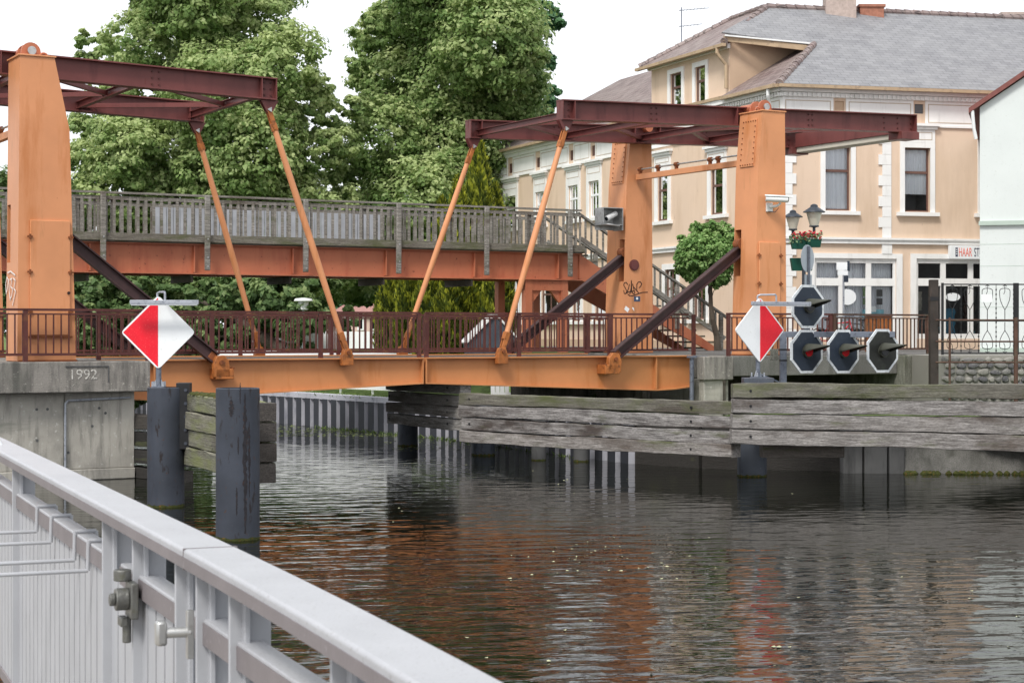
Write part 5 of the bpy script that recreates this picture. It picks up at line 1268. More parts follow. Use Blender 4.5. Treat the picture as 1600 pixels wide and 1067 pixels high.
# ---------------------------------------------------------------- right bank: post, ornamental fence, stone wall
YP = 41.5
dp_ = thing('timber_post', 'tall dark timber post between the brown railing and the black ornamental fence', 'post', (X(1461, YP), YP, 0))
MB().box(-.13, .06, -.1, .1, Z(610, YP), Z(437, YP)).build('timber', 'post_dark', dp_, bevel=.01); MB().box(-.135, .065, -.105, .105, Z(470, YP), Z(464, YP)).build('iron_strap', 'black_iron', dp_)
YF = 43.0
of = thing('ornamental_fence', 'black wrought iron fence with looping scroll bars above the stone wall', 'fence', (X(1471, YF), YF, 0), R(3))
def ornament_panel(x0, w_, z0, z1):
    mb = MB(); mb.box(x0, x0+.05, -.03, .03, z0-.02, z1+.03); mb.box(x0+w_, x0+w_+.07, -.035, .035, z0-.1, z1+.03)
    mb.box(x0+.05, x0+w_, -.015, .015, z1-.02, z1+.01); mb.box(x0+.05, x0+w_, -.015, .015, z0, z0+.03); zm_ = (z0+z1)/2-.05
    n_ = 4; u = (w_-.05)/n_; mb.box(x0+.05, x0+w_, -.01, .01, zm_-.01, zm_+.01)
    for i in range(n_):
        xc = x0+.05+u*(i+.5)
        for s_ in (1, -1):
            zt_, zb_ = (z1-.16, zm_+.02) if s_ > 0 else (z0+.18, zm_-.02); w2_ = u*.30
            pts = [(xc, 0, zb_)]+[(xc+w2_*math.sin(math.pi*.5*j/3), 0, zb_+(zt_-zb_)*(.35+.5*j/3)) for j in range(4)]
            pts += [(xc+w2_*math.cos(math.pi*j/8), 0, zt_+s_*w2_*.5*math.sin(math.pi*j/8)) for j in range(9)]
            pts += [(xc-w2_*math.sin(math.pi*.5*(3-j)/3), 0, zb_+(zt_-zb_)*(.35+.5*(3-j)/3)) for j in range(4)]+[(xc, 0, zb_)]
            mb.path(pts, .009, 5)
            mb.path([(xc-.03, 0, zt_-s_*.08), (xc, 0, zt_-s_*.02), (xc, 0, z1-.01 if s_ > 0 else z0+.02)], .008, 5)
            mb.path([(xc-.05, 0, (z1-.05) if s_ > 0 else (z0+.06)), (xc, 0, (z1-.02) if s_ > 0 else z0+.03), (xc+.05, 0, (z1-.05) if s_ > 0 else (z0+.06))], .008, 5)
        xe = xc+u*.5; mb.path([(xe, 0, z0+.02), (xe, 0, z1-.01)], .008, 5)
        for j in range(14): z = z0+.06+(z1-z0-.1)*j/14; mb.box(xe-.014, xe+.014, -.012, .012, z, z+.04)
    return mb
fz1, fz0 = Z(444, YF), Z(553, YF)
for i in range(3): ornament_panel(i*1.83, 1.76, fz0, fz1).build('fence_panel', 'black_iron', of)
MB().box(.95, 1.22, -.06, -.04, Z(472, YF), Z(460, YF)).build('paper_notice', 'sign_white', of)
sw = thing('stone_wall', 'low wall of rounded field stones under the ornamental fence', 'stone wall', (X(1464, 42.6), 42.6, 0), R(3))
m, n, b = newmat('mortar'); v = coord(n, 'World')
b.inputs['Base Color'].default_value = (.24, .23, .205, 1); b.inputs['Roughness'].default_value = .9
MB().box(0, 12, .08, 6.0, .3, Z(556, 42.6)).build('core', 'mortar', sw)
rnd = random.Random(4); stn = [MB(), MB(), MB()]
z = .95; row = 0
while z < Z(566, 42.6):
    x = rnd.uniform(0, .2); rh = rnd.uniform(.15, .24)
    while x < 5.2:
        wv_ = rnd.uniform(.14, .36); mbx = stn[rnd.randrange(3)]; hh_ = rh*rnd.uniform(.8, 1.05); k = 10
        vs = []; ph_ = rnd.random()*6
        for j, (rr, dep) in enumerate(((1, .09), (.93, .05), (.7, .02), (.35, .01))):
            for i in range(k): a = 2*math.pi*i/k; q = 1+.10*math.sin(2*a+ph_)+.06*math.sin(3*a+ph_*2); vs.append((x+wv_/2+rr*q*wv_*.48*math.cos(a), dep, z+hh_/2+rr*q*hh_*.48*math.sin(a)))
        mbx.add(vs, [(j*k+i, j*k+(i+1) % k, (j+1)*k+(i+1) % k, (j+1)*k+i) for j in range(3) for i in range(k)]+[tuple(range(3*k, 4*k))])
        x += wv_-.01
    z += rh-.015
for q_, cc in zip(stn, ((.24, .23, .21), (.155, .15, .145), (.09, .088, .095))):
    nm = 'field_stone_%d' % stn.index(q_); mat(nm, cc, .85, .25, 6, [(25, .62, .8, (.28, .28, .25), None)], .4, 40); o = q_.build('field_stones', nm, sw); o['kind'] = 'stuff'
pr_ = thing('pipe_railing', 'rusty pipe railing with thin posts in front of the ornamental fence', 'railing', (X(1462, 41.3), 41.3, 0), R(1))
mb = MB()
for py in (500, 533.5, 566): mb.tube((.0, 0, Z(py, 41.3)), (6, 0, Z(py+.5, 41.3)), .020, n=8)
mb.build('rails', 'rusty_pipe', pr_)
for px_, w_ in ((1484, .028), (1588, .05)):
    x_ = X(px_, 41.3)-X(1462, 41.3); MB().tube((x_, .0, .8), (x_, .0, Z(496, 41.3)), w_, n=8).build('post', 'rusty_pipe', pr_)
# bank below the fender
bkb = thing('bank_wall', 'rough mossy stone footing of the right bank behind the long fender', 'bank wall', (X(1406, 36.6), 36.6, 0), R(-2))
bb_ = MB(); nx, nz = 60, 8; rnd = random.Random(8)
for j in range(nz+1):
    for i in range(nx+1): bb_.v.append((i*8/nx, -.0+.35*j/nz+rnd.uniform(-.05, .05), -.3+1.35*j/nz+rnd.uniform(-.03, .03)))
for j in range(nz):
    for i in range(nx): bb_.f.append((j*(nx+1)+i, j*(nx+1)+i+1, (j+1)*(nx+1)+i+1, (j+1)*(nx+1)+i))
bb_.build('stone_face', 'concrete_mid', bkb)
wr = MB(); rnd = random.Random(2)
for i in range(90): x_ = rnd.uniform(0, 8); wr.lathe([(rnd.uniform(.05, .12), -.1), (.07, .02), (.02, .07)], (x_, -.06+rnd.uniform(-.03, .03), 0), 6)
wr.build('algae_line', 'moss', bkb)
for i, (px0, px1) in enumerate(((1316, 1348), (1349, 1386), (1387, 1412))):
    q_ = thing('bank_slab', ['dark upright concrete slab at the waterline, leftmost of three', 'dark upright concrete slab between two others under the long fender', 'dark upright concrete slab beside the mossy bank footing'][i], 'slab', (X(px0, 36.8), 36.8, 0)); MB().box(0, X(px1, 36.8)-X(px0, 36.8)-.02, -.1-.04*i, .3, -.5, 1.1).build('slab', 'concrete_dark', q_, bevel=.02)

# ---------------------------------------------------------------- white picket fence on the far bank, kiosk, small things
fl2 = [(X(640, 53.0), 53.2), (X(560, 55.0), 55.2), (X(480, 57.8), 58.0), (X(400, 61.0), 61.2), (X(330, 64), 64.4)]
def picket(label, line2, z0, z1):
    t = thing('white_fence', label, 'fence', (line2[0][0], line2[0][1], 0)); ac = along(line2); mb = MB(); pk = MB()
    s_ = 0
    while s_ < ac[-1]:
        p, nn = at_s(line2, ac, s_); x, y = p.x-line2[0][0], p.y-line2[0][1]; pk.box(x-.055, x+.055, y-.012, y+.012, z0+.12, z1); s_ += .135
    pk.build('pickets', 'frame_white', t, smooth=False)
    for a, c_ in zip(line2[:-1], line2[1:]):
        a = Vector((a[0]-line2[0][0], a[1]-line2[0][1]+.04, 0)); c_ = Vector((c_[0]-line2[0][0], c_[1]-line2[0][1]+.04, 0))
        for z in (z0+.35, z1-.3): mb.bar(a+Vector((0, 0, z)), c_+Vector((0, 0, z)), .03, .08)
    s_ = 0
    while s_ < ac[-1]: p, nn = at_s(line2, ac, s_); x, y = p.x-line2[0][0], p.y-line2[0][1]; mb.box(x-.035, x+.035, y+.06, y+.12, z0-.1, z1-.05); s_ += 1.9
    mb.build('fence_frame', 'frame_white', t, smooth=False)
picket('white picket fence along the far quay, seen under the orange bridge', fl2, 1.0, 2.25)
picket('second white picket fence further back behind the bridge railing', [(X(655, 62), 62), (X(520, 66), 66), (X(380, 70), 70)], 1.9, 2.9)
picket('short piece of white fence right of the bridge joint, low behind the fender', [(X(770, 47.6), 47.6), (X(799, 47.4), 47.4)], .9, 1.45)
ks = thing('display_kiosk', 'grey pointed display kiosk with pale roof edges behind the bridge railing', 'kiosk', (X(765, 50.5), 50.5, 0), R(18))
zA, zB, zC = 2.0, Z(533, 50.5), Z(492, 50.5)
MB().prism([(-.62, zA), (.62, zA), (.80, zB), (0.08, zC), (-.72, zB)], -.25, .25).build('body', 'pile_grey', ks)
MB().bar((-.78, 0, zB-.05), (.08, 0, zC+.03), .62, .05).bar((.86, 0, zB-.05), (.08, 0, zC+.03), .62, .05).build('roof_edge', 'zinc_white', ks)
lp = thing('park_lamp', 'grey mushroom shaped park lamp between the left trees', 'lamp', (X(474, 64), 64, GZ)); z_ = Z(468, 64)-GZ
MB().tube((0, 0, 0), (0, 0, z_-.35), .05).build('pole', 'sign_back', lp); MB().lathe([(.08, -.38), (.18, -.36), (.19, -.08), (.34, -.05), (.30, .03), (.05, .06)], (0, 0, z_), 14).build('lamp_head', 'zinc_white', lp)
bx = thing('white_sign', 'white rectangular board among the thuja hedge', 'sign board', (X(722, 58), 58, 0)); MB().box(-.5, .75, 0, .03, Z(500, 58), Z(492, 58)).box(-.4, -.34, .03, .08, 2, Z(492, 58)).box(.6, .66, .03, .08, 2, Z(492, 58)).build('board', 'frame_white', bx)

# far houses
def farhouse(label, px0, px1, yw, ye, yr, Y, wall, dep=8, rz=0):
    x0, x1 = X(px0, Y), X(px1, Y); cx = (x0+x1)/2; t = thing('far_house', label, 'house', (cx, Y, GZ), rz); w_ = (x1-x0)/2; h_ = Z(ye, Y)-GZ; rh = Z(yr, Y)-GZ
    wn = [(-w_*.66, -w_*.42), (-w_*.15, w_*.1), (w_*.38, w_*.62)]
    mb = MB().box(-w_, w_, 0, dep, 0, h_); mb.build('wall', wall, t, smooth=False)
    mb = MB(); mb.add([(-w_-.3, -.4, h_-.1), (w_+.3, -.4, h_-.1), (w_*.45, dep/2, rh), (-w_*.45, dep/2, rh), (-w_-.3, dep+.4, h_-.1), (w_+.3, dep+.4, h_-.1)], [(0, 1, 2, 3), (1, 5, 2), (5, 4, 3, 2), (4, 0, 3)]); mb.build('roof', 'house_roof_far', t, smooth=False)
    for a, c_ in wn:
        for zb_ in ([h_*.35] if h_ < 4 else [h_*.18, h_*.6]):
            MB().box(a, c_, -.06, -.005, zb_, zb_+1.2).build('window', 'frame_white', t, smooth=False); MB().box(a+.1, c_-.1, -.075, -.062, zb_+.1, zb_+1.1).build('pane', 'lens_dark', t, smooth=False)
farhouse('distant house with brownish red hipped roof between the trees', 524, 605, 550, 487, 463, 118, 'house_wall_pink')
farhouse('distant white house low behind the bridge railing', 420, 660, 552, 505, 492, 135, 'house_wall_far')
farhouse('distant house with pinkish roof behind the park lamp post', 628, 668, 552, 462, 448, 165, 'house_wall_far')

# ---------------------------------------------------------------- vegetation
def leaves(name, mt, parent, blobs, n_, size, seed, origin, up=.5, per=60, shell=.75, flat=.65, elong=1.5, tintamp=.5, droop=0, tm=.45):
    """many leaf-sized diamonds gathered in clumps on the surface of each blob"""
    rng = np.random.default_rng(seed); B_ = np.array(blobs, float); vol = B_[:, 3]**2; pr2 = vol/vol.sum()
    nc = max(1, n_//per); bi = rng.choice(len(B_), nc, p=pr2); d = rng.normal(size=(nc, 3)); d /= np.linalg.norm(d, axis=1)[:, None]
    rr = shell+(1.05-shell)*rng.random(nc)**.6; rr *= 1+.10*rng.normal(size=nc)
    rz_ = B_[bi, 3:4]*np.array([[1, 1, flat_z]]) if False else B_[bi, 3:4]
    cc = B_[bi, :3]+d*rz_*rr[:, None]
    cr = B_[bi, 3]*.26*(.6+.9*rng.random(nc)); cr = np.clip(cr, size*1.2, None)
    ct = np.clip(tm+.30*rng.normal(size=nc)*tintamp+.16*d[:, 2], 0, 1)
    li = np.repeat(np.arange(nc), per); m_ = len(li)
    e = rng.normal(size=(m_, 3)); e /= np.linalg.norm(e, axis=1)[:, None]; rad = rng.random(m_)**.45
    off = e*rad[:, None]*cr[li][:, None]; off[:, 2] *= flat
    c = cc[li]+off
    nrm = e*.7+d[li]*.5+rng.normal(size=(m_, 3))*.45; nrm[:, 2] += up; nrm /= np.linalg.norm(nrm, axis=1)[:, None]
    t1 = np.cross(nrm, rng.normal(size=(m_, 3))); t1[:, 2] -= droop; t1 /= np.linalg.norm(t1, axis=1)[:, None]; t2 = np.cross(nrm, t1)
    s_ = size*(.6+.7*rng.random(m_))[:, None]
    V = np.empty((m_, 4, 3)); V[:, 0] = c-t1*s_*.5*elong; V[:, 1] = c-t2*s_*.5+nrm*s_*.10; V[:, 2] = c+t1*s_*.5*elong; V[:, 3] = c+t2*s_*.5+nrm*s_*.10
    V -= np.array(origin)
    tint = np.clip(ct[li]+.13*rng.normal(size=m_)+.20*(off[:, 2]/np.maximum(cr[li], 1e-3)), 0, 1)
    me = bpy.data.meshes.new(name); me.vertices.add(m_*4); me.vertices.foreach_set('co', V.reshape(-1)); me.loops.add(m_*4); me.loops.foreach_set('vertex_index', np.arange(m_*4, dtype=np.int32))
    me.polygons.add(m_); me.polygons.foreach_set('loop_start', np.arange(0, m_*4, 4, dtype=np.int32)); me.polygons.foreach_set('loop_total', np.full(m_, 4, dtype=np.int32)); me.update()
    at = me.attributes.new('tint', 'FLOAT', 'FACE'); at.data.foreach_set('value', tint.astype(np.float32)); me.materials.append(M[mt])
    o = bpy.data.objects.new(name, me); COL.objects.link(o); o.parent = parent; return o
def limbs(parent, origin, base, top, r0, targets, seed, mt='bark'):
    rnd = random.Random(seed); mb = MB(); o_ = Vector(origin); pts = []; base = Vector(base); top = Vector(top)
    n_ = 7
    for i in range(n_+1): t = i/n_; pts.append(base.lerp(top, t)+Vector((rnd.gauss(0, .12)*t, rnd.gauss(0, .12)*t+1.5*t*r0, 0)))
    for i in range(n_): mb.tube(pts[i]-o_, pts[i+1]-o_, r0*(1-.75*i/n_)*(1.25 if i == 0 else 1), r0*(1-.75*(i+1)/n_), 10)
    mb.build('trunk', mt, parent)
    tg_ = list(targets); rnd.shuffle(tg_)
    for tg in tg_[:11]:
        mb = MB(); tg = Vector(tg); tg = tg.lerp(Vector((base.x, base.y+.8, tg.z-2.0*r0/.5)), .4); k = min(range(2, n_+1), key=lambda j: (pts[j]-tg).length+.8*max(0, pts[j].z+.8-tg.z)*3); a = pts[k]; prev = a; r = r0*.26
        for j in range(1, 6):
            t = j/5; q = a.lerp(tg, t)+Vector((rnd.gauss(0, .15), rnd.gauss(0, .15), .5*math.sin(math.pi*t)*.6))*min(1, r0*2); mb.tube(prev-o_, q-o_, r, r*.7, 7)
            prev = q; r *= .70
        mb.build('branch', mt, parent)
def tree(name, label, cat, Y, lob, trunk_px, base_z, n_, size, mt, seed, zj=2.2, group=None, per=60, shell=.72, r0=.4, **kw):
    rnd = random.Random(seed); blobs = []
    for (px, py, rp) in lob:
        r = rp/F*Y; q = P(px, py, Y+rnd.uniform(-zj, zj)); blobs.append((q.x, q.y, q.z, r))
    org = (X(trunk_px, Y), Y, base_z); t = thing(name, label, cat, org, 0, group)
    zs_ = [b_[2] for b_ in blobs]; top = max(zs_)*.68+min(zs_)*.32
    limbs(t, org, org, (sum(b_[0] for b_ in blobs)/len(blobs), Y, top), r0, [b_[:3] for b_ in blobs], seed)
    leaves('crown', mt, t, blobs, n_, size, seed, org, per=per, shell=shell, **kw)
    return t
L1 = [(300,10,55),(290,100,50),(330,60,50),(532,225,30),(535,330,42),(530,400,45),(518,180,20),(370,340,60),(200,240,55),(180,430,50),(420,370,60),(460,360,40),(110,300,16),(118,200,14),(190,130,40),(400,35,70),(215,70,50),(165,80,30),(135,95,22),(440,100,60),(350,150,85),(230,150,65),(160,180,48),(128,255,40),(480,155,42),(260,240,75),(400,230,75),(180,300,62),(300,320,75),(420,310,75),(497,235,34),(480,330,50),(140,370,48),(240,410,66),(360,425,66),(455,415,58),(150,455,56),(280,480,56),(400,490,50),(300,-35,80),(400,-35,60),(505,140,20),(330,280,50),(200,380,50),(130,320,36),(512,265,26),(505,300,30),(240,20,40),(130,60,14),(300,-110,80),(220,-60,55),(370,-110,60),(300,-210,75),(330,-290,50)]
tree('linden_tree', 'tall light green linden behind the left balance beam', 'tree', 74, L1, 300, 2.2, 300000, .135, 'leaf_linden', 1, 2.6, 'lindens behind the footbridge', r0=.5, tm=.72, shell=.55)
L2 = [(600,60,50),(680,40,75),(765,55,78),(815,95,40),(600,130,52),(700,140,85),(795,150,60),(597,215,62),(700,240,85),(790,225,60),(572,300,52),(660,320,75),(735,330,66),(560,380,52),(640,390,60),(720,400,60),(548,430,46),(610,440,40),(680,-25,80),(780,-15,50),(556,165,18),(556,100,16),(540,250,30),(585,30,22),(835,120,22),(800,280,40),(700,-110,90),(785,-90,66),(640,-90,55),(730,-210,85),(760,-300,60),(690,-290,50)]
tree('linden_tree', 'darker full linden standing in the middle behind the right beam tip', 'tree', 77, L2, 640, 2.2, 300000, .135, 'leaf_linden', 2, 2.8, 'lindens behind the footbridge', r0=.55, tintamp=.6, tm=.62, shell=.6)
L3 = [(868,30,14),(852,45,14),(848,20,18),(852,100,16),(846,150,26),(862,200,22),(850,235,34),(825,200,40),(835,270,50),(880,300,30),(780,330,60),(720,340,60)]
tree('dark_tree', 'blue-green tree peeping out behind the right side of the dark linden', 'tree', 92, L3, 830, 2.2, 60000, .18, 'leaf_blue', 3, 1.5)
L4 = [(60,330,60),(0,340,60),(20,420,60),(90,420,50),(60,500,50),(-30,450,60),(150,520,40),(200,500,46),(-60,380,70)]
tree('linden_tree', 'green tree beyond the far left tower', 'tree', 70, L4, 40, 2.2, 42000, .2, 'leaf_dark', 4, 1.5, 'lindens behind the footbridge')
L5 = [(110,470,34),(160,450,36),(220,460,36),(290,455,36),(360,460,34),(540,495,20),(470,500,36),(430,470,42),(395,520,34),(350,515,42),(300,510,46),(250,515,40),(200,520,42),(150,520,40),(450,450,40),(500,450,26)]
tree('shrub', 'dark shrubs in the gap under the footbridge, left of the park lamp', 'shrub', 66, L5, 441, 2.2, 46000, .16, 'leaf_dark', 5, 1.5, r0=.28)
L6 = [(570,455,22),(600,450,26),(640,450,30),(620,470,20),(655,480,22),(585,440,22),(665,455,24),(520,455,18),(690,470,24)]
tree('shrub', 'mid green bush left of the thuja hedge in front of the distant houses', 'shrub', 86, L6, 640, 2.2, 22000, .2, 'leaf_dark', 6, 1.5, r0=.2)
def backwood(label, px0, px1, ytop, Y, mt, seed, n_):
    rnd = random.Random(seed); lob = []
    x = px0
    while x < px1: lob.append((x, rnd.uniform(ytop, ytop+14), rnd.uniform(12, 24))); lob.append((x+6, rnd.uniform(ytop+20, ytop+60), rnd.uniform(16, 26))); x += rnd.uniform(14, 26)
    tree('background_tree', label, 'tree', Y, lob, (px0+px1)/2, 2.2, n_, .5, mt, seed, 3, r0=.4)
backwood('hazy blue-green trees far behind the park lamp', 420, 560, 440, 150, 'leaf_blue', 31, 14000)
backwood('far pale trees between the houses and the thuja', 560, 700, 455, 160, 'leaf_dark', 32, 12000)
backwood('far trees behind the left tower', -80, 240, 380, 120, 'leaf_dark', 33, 16000)
# thujas: spires of upright sprays
def thuja(label, px, ytop, wpx, Y, n_, seed, base=2.2, sub=9):
    org = (X(px, Y), Y, base); t = thing('thuja', label, 'conifer', org, 0, 'yellow green thujas beside the corner house'); rng = np.random.default_rng(seed)
    H = Z(ytop, Y)-base; Wd = wpx/2/F*Y; MB().tube((0, 0, 0), (0, 0, H*.8), .10, .03, 7).build('trunk', 'bark', t)
    sp = [(0, 0, H, Wd)]
    for i in range(sub): a = rng.uniform(0, 6.28); r = Wd*rng.uniform(.35, .85); sp.append((r*math.cos(a), r*math.sin(a), H*rng.uniform(.45, .88)*(1-.25*r/Wd), Wd*rng.uniform(.28, .45)))
    wts = np.array([s_[2]*s_[3] for s_ in sp]); bi = rng.choice(len(sp), n_, p=wts/wts.sum()); S_ = np.array(sp)[bi]
    h = rng.random(n_)**.9; a = rng.uniform(0, 2*np.pi, n_); prof = np.minimum(1, (1-h)*2.0)**.75*(.86+.22*rng.random(n_)); prof *= 1-.25*np.clip(.12-h, 0, 1)
    rad = S_[:, 3]*prof*(.82+.18*rng.random(n_)**.5)*(1+.14*np.sin(a*5+h*23+seed)); c = np.stack([S_[:, 0]+rad*np.cos(a), S_[:, 1]+rad*np.sin(a), h*S_[:, 2]], 1)
    out = np.stack([np.cos(a), np.sin(a), np.zeros(n_)], 1); up_ = out*.35+np.array([0, 0, 1])+rng.normal(size=(n_, 3))*.22; up_ /= np.linalg.norm(up_, axis=1)[:, None]
    side = np.cross(up_, out+rng.normal(size=(n_, 3))*.6); side /= np.linalg.norm(side, axis=1)[:, None]; s_ = (.10+.09*rng.random(n_))[:, None]
    V = np.empty((n_, 4, 3)); V[:, 0] = c-up_*s_*.6; V[:, 1] = c-side*s_*.42; V[:, 2] = c+up_*s_*1.25; V[:, 3] = c+side*s_*.42
    tint = np.clip(.30+.28*rng.normal(size=n_)+.38*(h-.35)+.25*np.sin(a*5+h*23+seed), 0, 1)
    me = bpy.data.meshes.new('foliage'); me.vertices.add(n_*4); me.vertices.foreach_set('co', V.reshape(-1)); me.loops.add(n_*4); me.loops.foreach_set('vertex_index', np.arange(n_*4, dtype=np.int32))
    me.polygons.add(n_); me.polygons.foreach_set('loop_start', np.arange(0, n_*4, 4, dtype=np.int32)); me.polygons.foreach_set('loop_total', np.full(n_, 4, dtype=np.int32)); me.update()
    at = me.attributes.new('tint', 'FLOAT', 'FACE'); at.data.foreach_set('value', tint.astype(np.float32)); me.materials.append(M['leaf_thuja'])
    o = bpy.data.objects.new('foliage', me); COL.objects.link(o); o.parent = t
    # inner core so the sky does not show through the middle
    MB().lathe([(Wd*.62, .1), (Wd*.66, H*.35), (Wd*.42, H*.68), (.02, H*.9)], (0, 0, 0), 10).build('inner_twigs', 'bark_green', t)
mat('bark_green', (.012, .018, .006), .95, .3, 4)
thuja('tallest thuja, its yellow tip just under the far beam end', 748, 218, 62, 60, 26000, 1)
thuja('thuja with yellowish tip left of the tallest one', 716, 280, 60, 59, 20000, 2); thuja('thuja touching the left end of the corner house', 774, 290, 52, 61, 18000, 3)
thuja('shorter thuja leftmost of the tall group', 690, 312, 46, 60.5, 15000, 4)
for i, (px, yt, wp, Y, lab) in enumerate(((610, 438, 44, 57, 'low thuja at the left end of the hedge below the footbridge'), (640, 430, 46, 56.5, 'second low thuja from the hedge\'s left end'), (672, 425, 50, 56, 'low thuja of the hedge behind the far right hanger rod'),
        (705, 428, 50, 55.5, 'low thuja of the hedge just left of the display kiosk'), (738, 430, 52, 56, 'low thuja of the hedge behind the display kiosk'), (775, 432, 52, 55.5, 'low thuja of the hedge right of the display kiosk'), (668, 494, 26, 53, 'small bright thuja in front of the hedge'), (735, 500, 30, 53.5, 'small bushy thuja at the left foot of the kiosk'))):
    thuja(lab, px, yt-(18 if yt < 480 else 0), wp, Y, 13000 if yt < 480 else 5000, 20+i, sub=6)
YB = 53.5; lob = [(1100, 398, 34), (1080, 402, 22), (1125, 400, 26), (1105, 378, 24), (1128, 375, 20), (1075, 385, 14), (1090, 425, 20), (1120, 428, 20), (1138, 400, 18), (1068, 418, 12), (1105, 362, 12), (1130, 358, 10)]
tree('ball_tree', 'small round clipped tree between the two right towers', 'tree', YB, lob+[(1066,375,7),(1088,356,8),(1140,385,9),(1112,352,7),(1060,400,7)], 1122, 2.3, 34000, .075, 'leaf_ball', 41, .25, per=24, shell=.75, r0=.10, tm=.55)
# bank vegetation: grass strip and water plants
def tufts(name, label, pts, n_, h_, seed, mt='leaf_grass', sp=.5):
    rng = np.random.default_rng(seed); P_ = np.array(pts); bi = rng.integers(0, len(P_)-1, n_); t = rng.random(n_)[:, None]; c = P_[bi]*(1-t)+P_[bi+1]*t; c = c+rng.normal(size=(n_, 3))*np.array([sp, sp, 0])
    a = rng.uniform(0, 6.28, n_); d = np.stack([np.cos(a), np.sin(a), np.zeros(n_)], 1)*.02; hh = h_*(.4+.9*rng.random(n_)); tip = c+np.stack([rng.normal(size=n_)*.08, rng.normal(size=n_)*.08, hh], 1)
    V = np.stack([c-d, c+d, tip], 1); me = bpy.data.meshes.new(name); me.vertices.add(n_*3); me.vertices.foreach_set('co', V.reshape(-1)); me.loops.add(n_*3); me.loops.foreach_set('vertex_index', np.arange(n_*3, dtype=np.int32))
    me.polygons.add(n_); me.polygons.foreach_set('loop_start', np.arange(0, n_*3, 3, dtype=np.int32)); me.polygons.foreach_set('loop_total', np.full(n_, 3, dtype=np.int32)); me.update()
    at = me.attributes.new('tint', 'FLOAT', 'FACE'); at.data.foreach_set('value', rng.random(n_).astype(np.float32)); me.materials.append(M[mt]); o = bpy.data.objects.new(name, me); COL.objects.link(o); tag(o, label, 'grass' if 'grass' in name else 'water plants', kind='stuff')
q3 = [(x, y+.8, .95) for x, y in QUAY[4:15]]
tufts('grass', 'long grass on top of the sheet pile quay', q3, 7000, .09, 3, sp=.25)
q4 = [(x, y-.45, -.02) for x, y in QUAY[6:12]]; tufts('water_plants', 'green plants growing at the waterline of the quay wall', q4, 700, .10, 5, sp=.14)
# duckweed, floating petals
def floaters(label, regions, seed, mt, s0, s1, name='floating_petals'):
    rnd = random.Random(seed); mb = MB()
    for (px0, px1, py0, py1, k) in regions:
        for i in range(k):
            py = rnd.uniform(py0, py1); Y = CH*F/(py-HY); x = X(rnd.uniform(px0, px1), Y); r = rnd.uniform(s0, s1); a = rnd.random()*6; z = .006
            mb.add([(x+r*math.cos(a+j*1.26)*rnd.uniform(.5, 1), Y+r*math.sin(a+j*1.26)*rnd.uniform(.5, 1), z+(.008 if j == 2 else 0)) for j in range(5)], [(0, 1, 2, 3, 4)])
    tag(mb.build(name, mt, smooth=False, recalc=False), label, 'floating petals', kind='stuff')
floaters('pale petals and leaf bits floating on the dark water', [(780, 1110, 838, 905, 36), (600, 1600, 770, 1060, 40), (420, 640, 740, 830, 16), (460, 1000, 700, 760, 30), (880, 990, 850, 880, 16)], 6, 'petal_float', .012, .035)
mat('duckweed', (.20, .24, .08), .8, .3, 6)
floaters('thin duckweed film near the far quay wall', [(430, 640, 672, 682, 500), (600, 900, 688, 704, 260), (430, 560, 664, 674, 200)], 7, 'duckweed', .02, .06, 'duckweed')
lbk = [(-9.0, 36.0), (-9.6, 39), (-13, 47), (-24, 66)]
L7 = [(215, 628, 10), (222, 622, 8), (205, 620, 14), (150, 610, 30), (100, 600, 40)]
tree('shrub', 'leafy ivy on the bank behind the rear steel pile', 'shrub', 44, L7, 195, 1.2, 9000, .08, 'leaf_dark', 51, .8, r0=.05)

# ---------------------------------------------------------------- foreground handrail with gate
rdir = Vector((-.38, .925, 0)).normalized(); nrs = Vector((-rdir.y, rdir.x, 0))     # nrs points to the camera side
if nrs.dot(Vector((0, 0, 0))-Vector((-.57, 4.0, 0))) < 0: nrs = -nrs
O_ = Vector((-.57, 4.0, 0)); angF = math.atan2(rdir.y, rdir.x)
fg = thing('handrail_fence', 'light grey metal lock fence with broad flat handrail in the foreground', 'fence', (O_.x, O_.y, 0), angF)
cs = 1 if Vector((-math.sin(angF), math.cos(angF), 0)).dot(nrs) > 0 else -1          # local y of the camera side
def q_of(px, off=.06): t, Y = onplane(px, O_+nrs*off, rdir); return t
HT = 2.4
# handrail: flat top with rounded edges, gently bent
pf = []; wv_, hv_ = .125, .048; rq = .009
for (cx_, cy_, a0) in ((wv_/2-rq, hv_/2-rq, 0), (-wv_/2+rq, hv_/2-rq, 90), (-wv_/2+rq, -hv_/2+rq, 180), (wv_/2-rq, -hv_/2+rq, 270)):
    for k in range(6): a = R(a0+k*18); pf.append((cx_+rq*math.cos(a), cy_+rq*math.sin(a)))
hrm = MB(); xs = [-3.2+.35*i for i in range(60)]
def bend(x): return cs*.010*min(0, x-.1)**2
for i, x in enumerate(xs):
    for a, c_ in pf: hrm.v.append((x, bend(x)+cs*.0625+a, HT-hv_/2+c_))
k = len(pf)
for i in range(len(xs)-1):
    for j in range(k): hrm.f.append((i*k+j, i*k+(j+1) % k, (i+1)*k+(j+1) % k, (i+1)*k+j))
hrm.f += [tuple(range(k)), tuple(range((len(xs)-1)*k+k-1, (len(xs)-1)*k-1, -1))]
hrm.build('handrail', 'rail_grey', fg, smooth=False)
he = MB()
for a, c in zip(xs[:-1], xs[1:]): he.add([(x, bend(x)+cs*.0625+y, z) for z in (HT-.044, HT-.018) for x, y in ((a, -.0645), (c, -.0645), (c, .0645), (a, .0645))], [(0,3,2,1),(4,5,6,7),(0,1,5,4),(2,3,7,6)])
ws = MB()
for xw in (q_of(330),): ws.box(xw-.0025, xw+.0025, bend(xw)+cs*.0625-.0632, bend(xw)+cs*.0625+.0632, HT-.0485, HT+.0012)
ws.build('weld_seam', 'rail_side', fg)
